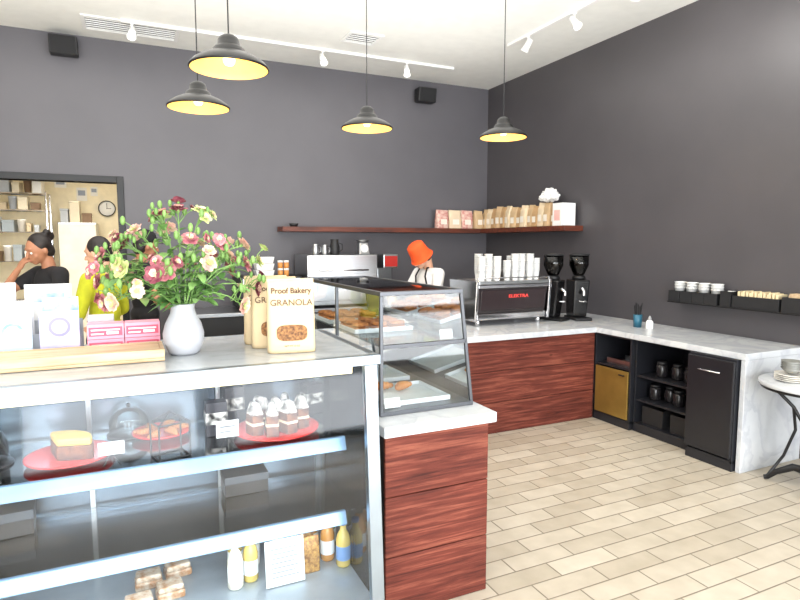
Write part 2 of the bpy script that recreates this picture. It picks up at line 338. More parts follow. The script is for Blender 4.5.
# ================================================================ COUNTERS
CT=.90
wt=MB()
wt.prism([(.975,2.25),(1.56,2.25),(1.56,4.18),(4.02,4.18),(4.02,2.69),(4.745,2.69),(4.745,5.2),(.975,5.2)],CT-.05,CT)
wt.box(4.03,2.695,0,4.745,2.735,CT-.05)
thing('marble_worktop','continuous grey-white marble worktop with waterfall end','worktop',mb=wt,mats=MARB,bevel=.005)
def planks(b,x0,x1,y,z0,z1,n):
    h=(z1-z0)/n
    for i in range(n): b.box(x0,y-.022,z0+i*h+.002,x1,y-.003*(i%2),z0+(i+1)*h-.002)
cf=thing('wood_counter','dark red stained plank counter base under pastry case','counter')
part(cf,'carcass',MB().box(1.0,2.3,0,1.51,4.9,CT-.052),BLK)
b=MB(); planks(b,.99,1.53,2.298,0.0,CT-.0505,3); 
part(cf,'plank_panel',b,WOODP,.004)
b=MB()
h_=(CT-.0505)/3
for i in range(3): b.box(1.512,2.3,i*h_+.002,1.534,4.205,(i+1)*h_-.002)
part(cf,'side_panel',b,WOODP,.003)
cb2=thing('wood_counter','dark red stained plank counter below coffee machine','counter')
part(cb2,'carcass',MB().box(1.54,4.26,0,4.08,5.1,CT-.052),BLK)
b=MB(); planks(b,1.54,4.05,4.25,0.0,CT-.0505,3)
part(cb2,'plank_panel',b,WOODP,.004)
def frame_cab(name,label,y0,y1,xf,shelfz,top=CT-.052):
    o=thing(name,label,'cabinet')
    b=MB(); b.box(xf,y0,.06,4.74,y0+.018,top).box(xf,y1-.018,.06,4.74,y1,top).box(4.7,y0,.06,4.74,y1,top).box(xf,y0,.0,4.74,y1,.08).box(xf,y0+.018,top-.02,4.7,y1-.018,top)
    for z in shelfz: b.box(xf+.01,y0+.018,z-.018,4.7,y1-.018,z)
    part(o,'body',b,NAVY,.002); return o
c1=frame_cab('cabinet','black cabinet with brass door under the worktop',3.78,4.235,4.06,[.56])
dr=part(c1,'door',MB().box(4.045,3.8,.09,4.06,4.2,.535),BRASS,.003,label='brushed brass door')
part(dr,'handle',MB().box(4.03,3.84,.49,4.044,3.9,.5),BLK)
c2=frame_cab('cabinet','open black cabinet with two shelves of jars',3.15,3.775,4.10,[.3,.52])
c3=frame_cab('cabinet','black cabinet with tall door and chrome handle',2.745,3.14,4.0,[.4])
dr=part(c3,'door',MB().box(3.975,2.75,.1,3.999,3.135,.83),mat('door_black',(28,28,32),.3),.004)
part(dr,'handle',MB().tube([(3.974,2.86,.73),(3.95,2.87,.735),(3.95,3.02,.735),(3.974,3.03,.73)],.006,8),CHROME,label='curved chrome bar handle')
jar=thing('jar','dark lidded storage jar on cabinet shelf','jar',(4.3,3.3,.301),group='jars in the open cabinet')
part(jar,'body',MB().lathe([(0,0),(.045,0),(.05,.01),(.05,.1),(.04,.115),(0,.115)],20),DARKG)
part(jar,'lid',MB().cyl((0,0,.116),.042,.02,20),BLKP)
for (x,y,z) in ((4.25,3.42,.301),(4.3,3.55,.301),(4.24,3.66,.301),(4.25,3.32,.521),(4.27,3.46,.521),(4.24,3.6,.521)): copyt(jar,(x,y,z))
for i,(x,y,z) in enumerate(((4.22,3.3,.081),(4.22,3.6,.081))):
    thing('storage_bin','dark plastic bin at cabinet bottom','bin',(x,y,z),mb=MB().box(-.08,-.11,0,.2,.11,.012).box(-.08,-.11,.012,-.07,.11,.16).box(.19,-.11,.012,.2,.11,.16).box(-.07,-.11,.012,.19,-.1,.16).box(-.07,.1,.012,.19,.11,.16),mats=BLKP,bevel=.003)
thing('metal_tray','small steel tray stored above brass door','tray',(4.25,4.0,.561),mb=MB().box(-.12,-.14,0,.12,.14,.006).box(-.12,-.14,.006,-.114,.14,.05).box(.114,-.14,.006,.12,.14,.05),mats=STEEL)
# ================================================================ COFFEE MACHINE
em=thing('espresso_machine','large chrome and black espresso machine on the worktop','espresso machine',(3.4,4.68,CT+.001))
for x in (-.36,.36):
    for y in (.06,.42): part(em,'foot',MB().cyl((x,y,0),.025,.06,16),CHROME)
part(em,'base',MB().box(-.41,.0,.055,.41,.5,.12),CHROME,.012)
b=MB().hexa([(-.4,0.0,.121),(.4,0.0,.121),(.4,.42,.121),(-.4,.42,.121)],[(-.41,-.03,.40),(.41,-.03,.40),(.41,.42,.40),(-.41,.42,.40)])
part(em,'body',b,mat('machine_black',(34,27,29),.3,coat=.4),.008)
MY=Matrix(((0,0,1,0),(1,0,0,0),(0,1,0,0),(0,0,0,1)))
prof=[(-.02,.05),(.5,.05),(.52,.12),(.44,.2),(.46,.44),(-.05,.44),(-.03,.15)]
for a,c in ((-.445,-.415),(.415,.445)): part(em,'side_panel',MB().prism(prof,a,c,M=MY),CHROME,.006)
part(em,'top_panel',MB().box(-.415,-.05,.405,.415,.45,.435),STEEL,.006)
part(em,'trim_strip',MB().box(-.415,-.045,.37,.415,-.03,.40),CHROME,.004)
part(em,'back_panel',MB().hexa([(-.38,-.012,.15),(.38,-.012,.15),(.38,.0,.15),(-.38,.0,.15)],[(-.38,-.036,.35),(.38,-.036,.35),(.38,-.0,.35),(-.38,-.0,.35)]),mat('machine_panel',(44,34,36),.25),.006)
part(em,'cup_rail',MB().tube([(-.42,-.03,.436),(-.42,-.03,.465),(.42,-.03,.465),(.42,-.03,.436)],.006),CHROME)
for x in (-.2,.2): part(em,'group_head',MB().cyl((x,.47,.2),.035,.09,20).tube([(x,.5,.2),(x,.6,.19)],.014),CHROME)
for x in (-.38,.38): part(em,'steam_wand',MB().tube([(x,.44,.36),(x*1.02,.5,.34),(x*1.02,.52,.16)],.006),CHROME)
textmesh('ELEKTRA',.045,mat('red_letters',(220,70,64),.4,emit=.5),em,loc=(.05,-.036,.285),rot=(pi/2+.12,0,0),sx=1.3,ext=.004)
cupm=MB().lathe([(0,0),(.028,0),(.028,.002),(.04,.1),(.042,.1),(.042,.104),(.039,.104),(.0385,.1),(.026,.004),(0,.004)],24)
cup0=None
ztop=CT+.001+.436
for i,(x,y,nc) in enumerate(((3.08,4.74,7),(3.17,4.76,8),(3.25,4.73,7),(3.38,4.75,5),(3.47,4.74,8),(3.56,4.76,8),(3.65,4.74,8),(3.74,4.76,6),(3.12,4.86,8),(3.3,4.87,5),(3.5,4.86,7),(3.68,4.86,7))):
    for j in range(nc):
        loc=(x,y,ztop+j*.022)
        if cup0 is None: cup0=thing('paper_cup','white paper cup in a stack on coffee machine','cup',loc,mb=cupm,mats=WHITE,group='white paper cups on the coffee machine')
        else: copyt(cup0,loc)
def grinder(loc,rot,label):
    g=thing('coffee_grinder',label,'coffee grinder',loc,rot)
    part(g,'base',MB().box(-.09,-.16,0,.09,.14,.03),BLK,.008)
    part(g,'body',MB().hexa([(-.075,-.06,.03),(.075,-.06,.03),(.075,.13,.03),(-.075,.13,.03)],[(-.085,-.1,.42),(.085,-.1,.42),(.085,.13,.42),(-.085,.13,.42)]),BLKG,.015)
    part(g,'collar',MB().lathe([(0,.421),(.07,.421),(.07,.45),(.055,.465),(0,.465)],28),BLK)
    part(g,'hopper',MB().lathe([(.05,.466),(.06,.48),(.1,.57),(.1,.67),(.097,.67),(.097,.57),(.057,.482),(.047,.466)],28,closed=True),GLASS2)
    part(g,'lid',MB().lathe([(0,.695),(.05,.692),(.104,.685),(.104,.671),(0,.671)],28),BLKP)
    part(g,'beans',MB().lathe([(0,.467),(.045,.467),(.092,.57),(.085,.59),(0,.6)],24),mat('coffee_beans',(60,34,22),.5,bump=.8,scale=120,rgb2=(26,14,10)))
    part(g,'spout',MB().tube([(0,-.1,.33),(0,-.14,.3),(0,-.14,.26)],.018),CHROME)
    part(g,'portafilter_fork',MB().tube([(-.03,-.1,.2),(-.03,-.15,.2),(.03,-.15,.2),(.03,-.1,.2)],.005),CHROME)
    return g
grinder((4.0,4.8,CT+.001),.4,'tall black coffee grinder with clear hopper')
grinder((4.27,4.72,CT+.001),-.3,'tall black coffee grinder beside another grinder')
sc=thing('straw_cup','teal cup filled with dark straws on worktop','cup',(4.39,4.03,CT+.001))
part(sc,'cup',MB().lathe([(0,0),(.036,0),(.042,.12),(.039,.12),(.034,.004),(0,.004)],24),mat('teal',(40,96,118),.4))
b=MB()
for i in range(9):
    a=i*.7; b.tube([(.015*math.cos(a),.015*math.sin(a),.01),(.034*math.cos(a),.034*math.sin(a),.2+.015*(i%3))],.0035,6)
part(sc,'straws',b,BLKP)
bt=thing('bottle','small white squeeze bottle on the worktop','bottle',(4.38,3.88,CT+.001))
part(bt,'body',MB().lathe([(0,0),(.03,0),(.032,.01),(.032,.07),(.018,.085),(0,.085)],20),WHITE)
part(bt,'cap',MB().lathe([(.0,.086),(.018,.086),(.016,.1),(.006,.125),(0,.125)],16),mat('cap_grey',(150,150,150),.5))
# ================================================================ RIGHT WALL CUP SHELF
RZ=1.15
ws=thing('wall_rack','black compartment rack holding cups on side wall','shelf',(0,0,0))
part(ws,'tray',MB().box(4.575,2.4,RZ,4.749,3.86,RZ+.012).box(4.741,2.4,RZ+.012,4.749,3.86,RZ+.13),BLK,.002)
for (a,c,hh) in ((3.735,3.855,.1),(3.61,3.73,.1),(3.485,3.605,.1),(3.36,3.48,.1),(3.235,3.33,.13),(2.83,3.22,.1),(2.5,2.81,.12)):
    z=RZ+.0125
    part(ws,'compartment',MB().box(4.58,a,z,4.586,c,z+hh).box(4.586,a,z,4.74,a+.006,z+hh).box(4.586,c-.006,z,4.74,c,z+hh),BLKP,.001)
for i in range(4):
    y=3.795-i*.125
    for dz in (.001,.026,.05):
        c=copyt(cup0,(4.665,y,RZ+.0125+dz),label='white paper cup sunk into black wall rack',scale=1.25); c['group']='cups in the wall rack'
for i in range(5):
    thing('cup_lid','black plastic cup lid in wall rack' if i%2 else 'white plastic cup lid in wall rack','lid',(4.665,3.283,RZ+.0135+i*.026),mb=MB().lathe([(0,0),(.038,0),(.042,.006),(.042,.012),(.034,.016),(.03,.024),(0,.024)],24),mats=[WHITE,BLKP][i%2],group='cup lids in the wall rack')
nb=thing('napkin_stack','folded cream napkins standing in wall rack','napkins',(4.665,3.03,RZ+.0135))
b=MB()
for i in range(14):
    y=-.17+i*.024; b.hexa([(-.06,y,0),(.06,y,0),(.06,y+.018,0),(-.06,y+.018,0)],[(-.06,y+.008*(i%3-1),.13+.006*(i%3)),(.06,y+.008*(i%3-1),.13+.006*(i%3)),(.06,y+.018+.008*(i%3-1)*.5,.13+.006*(i%3)),(-.06,y+.018+.008*(i%3-1)*.5,.13+.006*(i%3))])
part(nb,'napkins',b,mat('napkin_cream',(222,204,164),.9),.002)
st=thing('stirrer_bundle','bundle of wooden stirrers lying in wall rack','stirrers',(4.665,2.65,RZ+.0135))
b=MB()
for i in range(16): b.box(-.05+.006*i,-.13,.0,-.046+.006*i,.13,.13+.008*(i%3))
part(st,'stirrers',b,LWOOD)
# ================================================================ SIDE TABLE
tb=thing('bistro_table','round marble bistro table with black iron base','table',(4.22,2.32,0))
part(tb,'table_top',MB().lathe([(0,.72),(.335,.72),(.34,.725),(.34,.745),(.335,.75),(0,.75)],64),MARB)
part(tb,'rim',MB().lathe([(.3,.7),(.325,.7),(.325,.719),(.3,.719)],48,closed=True),BLK)
b=MB().lathe([(0,.06),(.05,.06),(.06,.1),(.03,.14),(.022,.3),(.03,.36),(.02,.4),(.025,.6),(.06,.68),(.12,.7),(.12,.718),(0,.718)],24)
part(tb,'pedestal',b,BLK)
for i in range(4):
    a=pi/4+i*pi/2-.35; c,s=math.cos(a),math.sin(a); b=MB()
    b.tube([(c*.02,s*.02,.12),(c*.1,s*.1,.13),(c*.2,s*.2,.07),(c*.25,s*.25,.022),(c*.27,s*.27,.016)],[.03,.026,.02,.018,.016],10)
    b.tube([(c*.02,s*.02,.45),(c*.07,s*.07,.47),(c*.12,s*.12,.56),(c*.2,s*.2,.64),(c*.27,s*.27,.7)],[.014,.012,.012,.012,.012],8)
    b.tube([(c*.25,s*.25,.03),(c*.16,s*.16,.2),(c*.1,s*.1,.4),(c*.12,s*.12,.56)],.01,8)
    part(tb,'leg',b,BLK)
CER=mat('ceramic',(228,224,214),.3); CERG=mat('grey_ceramic',(128,128,122),.35)
pl0=None
for j in range(4):
    loc=(4.1,2.42,.751+j*.0125)
    if not pl0: pl0=thing('plate','white ceramic plate in stack on bistro table','plate',loc,mb=MB().lathe([(0,0),(.055,0),(.06,.004),(.1,.016),(.1,.019),(.058,.008),(0,.006)],32),mats=CER,group='stacked plates on bistro table')
    else: copyt(pl0,loc)
bw0=None
for j in range(4):
    loc=(4.1,2.42,.751+.0575+j*.016)
    if not bw0: bw0=thing('bowl','small grey ceramic bowl in stack on plates','bowl',loc,mb=MB().lathe([(0,0),(.03,0),(.065,.04),(.062,.04),(.028,.005),(0,.005)],28),mats=CERG,group='stacked bowls on bistro table')
    else: copyt(bw0,loc)
for i,(x,y) in enumerate(((4.2,2.2),(4.36,2.42))):
    thing('bowl','shallow white bowl on bistro table','bowl',(x,y,.751),mb=MB().lathe([(0,0),(.035,0),(.07,.04),(.067,.04),(.033,.005),(0,.005)],28),mats=CER)
# ================================================================ REFRIGERATED DISPLAY CASE (front glass leans back slightly)
FX0,FX1,FY0,FY1,FZ=-.75,.90,2.15,2.9,1.25
FB=2.075
def fy(z): return FB+(FY0-FB)*(z-.2)/(FZ-.2)
fc=thing('display_case','aluminium framed glass refrigerated bakery display case','display case')
part(fc,'base',MB().box(FX0,FB+.03,0,FX1,FY1,.17),ALU,.004)
b=MB()
zt_=FZ-.041
for x in (FX0,FX1-.055):
    b.hexa([(x,FB,.2),(x+.055,FB,.2),(x+.055,FB+.035,.2),(x,FB+.035,.2)],[(x,fy(zt_),zt_),(x+.055,fy(zt_),zt_),(x+.055,fy(zt_)+.035,zt_),(x,fy(zt_)+.035,zt_)])
    b.box(x,FY1-.04,.2,x+.055,FY1,zt_)
b.box(FX0,FB,.171,FX1,FY1,.2)
part(fc,'frame',b,ALU,.003)
part(fc,'top_rim',MB().box(FX0-.01,FY0-.015,FZ-.04,FX1+.01,FY0+.02,FZ).box(FX0-.01,FY1-.02,FZ-.04,FX1+.01,FY1+.01,FZ).box(FX1-.025,FY0+.02,FZ-.04,FX1+.01,FY1-.02,FZ).box(FX0-.01,FY0+.02,FZ-.04,FX0+.025,FY1-.02,FZ),ALU,.003)
part(fc,'top',MB().box(FX0+.026,FY0+.021,FZ-.03,FX1-.026,FY1-.021,FZ-.001),marblemat('pale_stone',(180,185,189),(168,173,177),.12))
part(fc,'front_glass',MB().add([(FX0+.056,fy(.201)+.01,.201),(FX1-.056,fy(.201)+.01,.201),(FX1-.056,fy(zt_)+.01,zt_),(FX0+.056,fy(zt_)+.01,zt_)],[(0,1,2,3)]),GLASSF)
for x in (FX1-.03,FX0+.024): part(fc,'end_glass',MB().box(x,FY0+.036,.201,x+.006,FY1-.041,FZ-.041),GLASS)
part(fc,'rear_door',MB().box(FX0+.056,FY1-.03,.201,FX1-.056,FY1-.02,FZ-.041),mat('case_back',(112,124,136),.22,metal=.7))
part(fc,'deck',MB().box(FX0+.031,FB+.036,.2005,FX1-.031,FY1-.041,.222),mat('deck_steel',(160,170,178),.3,metal=.3))
LED=mat('strip_light',(255,240,204),.4,emit=1.2,emit_rgb=(255,224,160))
EDGE=mat('shelf_edge',(140,172,204),.22,metal=.35)
SHG=glassmat('shelf_glass',(.55,.63,.68,1),2.2,.08)
def cshelf(z):
    part(fc,'shelf',MB().box(FX0+.032,FY0+.19,z-.012,FX1-.032,FY1-.06,z),SHG,.002)
    part(fc,'price_rail',MB().hexa([(FX0+.032,FY0+.15,z-.045),(FX1-.08,FY0+.15,z-.045),(FX1-.08,FY0+.175,z-.045),(FX0+.032,FY0+.175,z-.045)],[(FX0+.032,FY0+.172,z+.01),(FX1-.08,FY0+.172,z+.01),(FX1-.08,FY0+.189,z+.01),(FX0+.032,FY0+.189,z+.01)]),EDGE,.004)
    for x in (FX0+.06,FX0+.7,FX1-.1): part(fc,'shelf_bracket',MB().box(x,FY0+.19,z-.03,x+.012,FY1-.06,z-.0125),STEEL)
cshelf(.855);cshelf(.52)
part(fc,'light_strip',MB().box(FX0+.06,FY0+.05,FZ-.08,FX1-.09,FY0+.1,FZ-.05),LED)
for x in (-.2,.35): part(fc,'shelf_upright',MB().box(x,FY1-.058,.223,x+.02,FY1-.045,FZ-.05),STEEL)
for z,e in ((FZ-.1,4.5),(.79,2.2),(.455,3)):
    l=D.lights.new('case_light','AREA'); l.shape='RECTANGLE'; l.size=1.4; l.size_y=.03; l.energy=e*.7; l.color=(.93,.96,1)
    lo=D.objects.new('case_light',l); COL.objects.link(lo); lo.location=(.08,FY0+.24,z)
RED=mat('red_plate',(220,26,22),.3,coat=.3)
def platestand(loc,label,r=.135):
    return thing('cake_plate',label,'plate',loc,mb=MB().lathe([(0,0),(r*.55,0),(r*.6,.006),(r,.02),(r*1.01,.026),(r*.97,.026),(r*.6,.012),(0,.012)],48),mats=RED)
S1=.856;S2=.521;S0=.223
platestand((-.24,2.54,S1),'round red plate carrying a cake wedge',.155)
platestand((.57,2.53,S1),'round red plate carrying wrapped cake slices',.185)
platestand((.1,2.7,S1),'round red plate with small pastries',.12)
ck=thing('cake','partial dark cake with yellow topping on red plate','cake',(-.28,2.5,S1+.0135))
TRT=mat('dark_pastry',(70,38,26),.6,bump=.6,scale=40,rgb2=(130,80,44))
w=[(0,0)]+[(.125*math.cos(a),.125*math.sin(a)) for a in [i*2.1/22-.25 for i in range(23)]]
part(ck,'sponge',MB().prism(w,0,.055),TRT,.004)
part(ck,'topping',MB().prism([(x*.97,y*.97) for x,y in w],.0555,.085),mat('yellow_topping',(228,186,84),.5,bump=.3,scale=40),.008)
WRAP=mat('patterned_wrap',(220,214,206),.3,rgb2=(30,24,24),scale=34,detail=1)
CREAMF=mat('cream_filling',(236,220,190),.6)
sl=None
for i,(dx,dy,r) in enumerate(((-.1,-.03,.2),(-.035,-.07,-.2),(.04,-.06,.3),(.11,-.01,.1),(-.06,.05,.6),(.05,.06,-.3),(.0,.0,.1))):
    loc=(.57+dx,2.53+dy,S1+.0135)
    if not sl:
        sl=thing('cake_slice','wrapped tall dark and white cake slice on red plate','cake',loc,r,group='wrapped cake slices on red plate')
        part(sl,'sponge',MB().prism([(-.025,-.032),(.025,-.032),(.03,.034),(-.03,.034)],0,.045).prism([(-.025,-.032),(.025,-.032),(.03,.034),(-.03,.034)],.056,.09),TRT,.003)
        part(sl,'filling',MB().prism([(-.026,-.033),(.026,-.033),(.031,.035),(-.031,.035)],.0455,.0555),CREAMF)
        part(sl,'wrapper',MB().hexa([(-.026,-.034,.0905),(.026,-.034,.0905),(.03,.034,.0905),(-.03,.034,.0905)],[(-.01,-.03,.14),(.01,-.03,.14),(.01,.03,.145),(-.01,.03,.145)]),WRAP,.004)
    else: copyt(sl,loc,r)
pst=None
for i in range(6):
    a=i*2*pi/6; loc=(.1+.07*math.cos(a),2.7+.07*math.sin(a),S1+.0135)
    if not pst:
        b=MB()
        for j in range(-3,4):
            t=j/3; b.ell((t*.035,.01*(1-t*t),.016),(.011,.018*(1-.5*t*t),.016*(1-.45*t*t)),12,8)
        pst=thing('croissant','small golden croissant on red plate','croissant',loc,a,mb=b,mats=mat('croissant_brown',(206,138,66),.5,rgb2=(160,92,38),scale=20),group='croissants on the red plate')
    else: copyt(pst,loc,a)
def wirestand(loc,rot,w,h):
    b=MB(); c8=[(x,y,z) for z in (0.003,h) for x,y in ((-w,-w*.8),(w,-w*.8),(w,w*.8),(-w,w*.8))]
    for i in range(4):
        b.tube([c8[i],c8[(i+1)%4]],.0035,6).tube([c8[4+i],c8[4+(i+1)%4]],.0035,6).tube([c8[i],c8[4+i]],.0035,6)
    b.tube([c8[4],(0,0,h*1.3),c8[6]],.0035,6).tube([c8[5],(0,0,h*1.3),c8[7]],.0035,6)
    thing('wire_stand','black wire cage stand on the glass shelf','stand',loc,rot,mb=b,mats=BLK)
wirestand((.12,2.42,S1),.3,.06,.14)
INKG=mat('grey_ink',(120,120,125),.8)
def sign(loc,w,h,label,rot=0,tilt=-.2,lines=3):
    s=thing('price_card',label,'card',loc,rot)
    M=Euler((tilt,0,0)).to_matrix().to_4x4()
    part(s,'card',MB().box(-w/2,-.001,0.004,w/2,.001,h,M=M),PAPER)
    b=MB()
    for i in range(lines): 
        z=h*(.8-.6*i/max(1,lines-1)); b.box(-w*.35,-.0016,z,w*(.35-.1*(i%2)),-.0011,z+min(.004,h*.05),M=M)
    part(s,'print',b,INKG)
    part(s,'easel',MB().tube([(-.012,0.002,0.003),(0,.012,.03),(.012,.002,.003)],.002,6),BLK)
def easelcard(x,y,z,w,h,label):
    s=thing('price_card',label,'card',(x,y,z))
    part(s,'easel',MB().tube([(-.03,-.01,.003),(-.008,0,.04),(0,0,.05),(.008,0,.04),(.03,-.01,.003)],.003,6).tube([(0,.03,.003),(0,0,.05)],.003,6),BLK)
    part(s,'card',MB().box(-w/2,-.004,.045,w/2,-.002,.045+h),PAPER)
    part(s,'print',MB().box(-w*.35,-.0045,.045+h*.6,w*.35,-.0041,.045+h*.7).box(-w*.35,-.0045,.045+h*.3,w*.2,-.0041,.045+h*.38),INKG)
easelcard(-.09,2.4,S1,.09,.05,'white price card held by black easel')
easelcard(.34,2.42,S1,.09,.07,'white price card held by black easel')
sign((.56,2.37,S0),.17,.2,'white printed sheet leaning in the case',lines=7,tilt=-.12)
BK=mat('dark_cloche',(40,38,40),.3)
for (x,y,z,s_) in ((-.55,2.6,S1,1),(-.03,2.78,S1,.8)):
    cl=thing('cake_dome','clear dome cover over pastries on shelf','cake dome',(x,y,z)); cl.scale=(s_,)*3
    part(cl,'dome',MB().lathe([(.1,.012),(.1,.08),(.085,.12),(.05,.145),(0,.152)],32),GLASS)
    part(cl,'knob',MB().ell((0,0,.165),(.012,.012,.013)),BLK)
    part(cl,'base',MB().lathe([(0,0),(.11,0),(.115,.006),(.11,.011),(0,.011)],32),BK)
for i,(x,y,h) in enumerate(((.32,2.62,.15),(.42,2.78,.17),(.8,2.76,.15))):
    thing('gift_box','dark patterned gift box on the glass shelf','box',(x,y,S1),.1*i,mb=MB().box(-.045,-.035,0,.045,.035,h,0).box(-.047,-.037,h*.35,.047,.037,h*.7,1),mats=[mat('dark_box',(50,46,52),.5),WRAP],bevel=.003,group='gift boxes on the glass shelf')
for i,(x,y,h) in enumerate(((.46,2.76,.09),(-.5,2.74,.1))):
    thing('cake_box','dark lidded cake box on the lower shelf','box',(x,y,S2+.0005),.08*i,mb=MB().box(-.1,-.07,0,.1,.07,h,0).box(-.102,-.072,h*.65,.102,.072,h+.004,1),mats=[BK,mat('box_grey',(84,88,94),.6)],bevel=.003,group='cake boxes on the lower shelf')
JU=[mat('juice_yellow',(206,180,96),.2),mat('milk_white',(220,214,196),.3),mat('juice_green',(120,136,80),.2),mat('juice_amber',(190,130,60),.2)]
BN=['yellow juice','milky drink','green juice','amber drink']
for i,(x,y) in enumerate(((.36,2.45),(.43,2.48),(.38,2.58),(.46,2.6),(.79,2.5),(.84,2.42),(.83,2.6),(.74,2.6),(.58,2.62),(.66,2.66))):
    k=[1,0,0,1,3,0,2,3,1,3][i]
    o=thing('bottle',BN[k]+' bottle standing on the case deck','bottle',(x,y,S0),group='bottles on the case deck')
    o.scale=(1.1,1.1,1.1)
    part(o,'body',MB().lathe([(0,0),(.026,0),(.03,.006),(.03,.11),(.024,.135),(.013,.155),(.013,.175),(0,.175)],20),JU[k])
    part(o,'cap',MB().cyl((0,0,.176),.016,.018,16),[WHITE,BLK,mat('blue_cap',(70,110,170),.4)][i%3])
    part(o,'label',MB().lathe([(.0305,.03),(.0305,.09)],20),[PAPER,mat('blue_label',(110,150,200),.6)][1 if i==5 else 0])
PACK=mat('cookie_pack',(160,112,70),.35,rgb2=(210,196,176),scale=30)
pk0=None
for (x,y) in ((-.02,2.45),(.1,2.5),(.02,2.62),(.14,2.66)):
    if not pk0: pk0=thing('biscuit_pack','clear wrapped pack of brown biscuits on deck','packet',(x,y,S0),.1,mb=MB().box(-.055,-.04,0,.055,.04,.035).box(-.05,-.036,.0355,.05,.036,.06),mats=PACK,bevel=.008,group='biscuit packs on the case deck')
    else: copyt(pk0,(x,y,S0),x)
for i in range(2):
    thing('granola_pouch','brown granola pouch on the case deck','bag',(.69,2.44+.09*i,S0),mb=bagmesh(.08,.05,.16),mats=mat('granola_pack',(186,140,70),.5,rgb2=(120,76,34),scale=60))
# ================================================================ PASTRY CASE
pc=thing('pastry_case','grey metal framed countertop glass pastry case','pastry case')
x0,xb,xt,y0,y1,z0,z1=1.02,1.52,1.455,2.40,3.67,CT+.001,1.48
t=.016
b=MB(); b.box(x0,y0,z0,xb,y1,z0+.02)
part(pc,'base',b,GREYF,.002)
b=MB()
for y in (y0,y1-t):
    b.box(x0,y,z0+.02,x0+t,y+t,z1-.02)
    b.hexa([(xb-t,y,z0+.02),(xb,y,z0+.02),(xb,y+t,z0+.02),(xb-t,y+t,z0+.02)],[(xt-t,y,z1-.02),(xt,y,z1-.02),(xt,y+t,z1-.02),(xt-t,y+t,z1-.02)])
    zz=1.225; xm=xb+(xt-xb)*(zz-z0)/(z1-z0)
    b.box(x0+t,y,zz-.01,xm-t*.5,y+t,zz+.01)
b.box(x0,y0,z1-.02,xt,y0+.02,z1).box(x0,y1-.02,z1-.02,xt,y1,z1).box(x0,y0+.02,z1-.02,x0+.02,y1-.02,z1).box(xt-.02,y0+.02,z1-.02,xt,y1-.02,z1)
b.box(x0,y0+.62,z0+.02,x0+t,y0+.62+t,z1-.02)
part(pc,'frame',b,GREYF,.002)
part(pc,'top_glass',MB().box(x0+.02,y0+.02,z1-.012,xt-.02,y1-.02,z1-.006),glassmat('grey_glass',(.75,.78,.8,1),1))
def quadglass(name,pts,m=None):
    part(pc,name,MB().add(pts,[(0,1,2,3)]),m or GLASS)
quadglass('end_glass',[(x0+t,y0+.008,z0+.02),(xb-t,y0+.008,z0+.02),(xt-t,y0+.008,z1-.02),(x0+t,y0+.008,z1-.02)],GLASSE)
quadglass('front_glass',[(xb-.008,y0+t,z0+.02),(xb-.008,y1-t,z0+.02),(xt-.008,y1-t,z1-.02),(xt-.008,y0+t,z1-.02)])
quadglass('side_glass',[(x0+.008,y0+t,z0+.02),(x0+.008,y1-t,z0+.02),(x0+.008,y1-t,z1-.02),(x0+.008,y0+t,z1-.02)],glassmat('side_glass_clear',(.95,.98,.98,1),.35))
part(pc,'shelf',MB().box(x0+t,y0+t,1.219,1.47,y1-t,1.227),glassmat('shelf_clear',(.88,.94,.93,1),.8))
def tray(loc,sx,sy,label):
    return thing('tray',label,'tray',loc,mb=MB().box(-sx/2,-sy/2,0,sx/2,sy/2,.006).box(-sx/2,-sy/2,.006,-sx/2+.006,sy/2,.024).box(sx/2-.006,-sy/2,.006,sx/2,sy/2,.024).box(-sx/2+.006,-sy/2,.006,sx/2-.006,-sy/2+.006,.024).box(-sx/2+.006,sy/2-.006,.006,sx/2-.006,sy/2,.024),mats=mat('tray_enamel',(216,222,226),.35),bevel=.002)
CK=mat('cookie',(196,128,62),.7,bump=.6,scale=50,rgb2=(150,86,38))
ck0=None
for (tx,ty,tz,nx,ny,lay) in ((1.22,2.98,1.228,3,3,2),(1.22,3.4,1.228,3,3,2),(1.26,2.64,z0+.021,0,0,0),(1.26,3.1,z0+.021,0,0,0)):
    tray((tx,ty,tz),.34,.34,'white enamel tray in glass pastry case')
    for i in range(nx):
        for j in range(ny):
            for kk in range(lay):
                loc=(tx-.11+.11*i+random.uniform(-.006,.006),ty-.1+.1*j,tz+.007+kk*.0225)
                if not ck0: ck0=thing('cookie','round golden brown cookie on tray','cookie',loc,mb=MB().lathe([(0,0),(.04,0),(.047,.008),(.04,.018),(.02,.022),(0,.022)],20),mats=CK,group='cookies in the pastry case')
                else: copyt(ck0,loc,random.random()*3)
for i,(x,y) in enumerate(((1.17,2.74),(1.28,2.7))):
    copyt(pst,(x,y,z0+.0285),.5*i,'golden croissant on white tray',1.5)['group']='croissants in the pastry case'
sign((1.4,2.46,1.228),.07,.05,'small white price card in pastry case')
sign((1.1,2.44,z0+.021),.08,.05,'small white price card in pastry case')
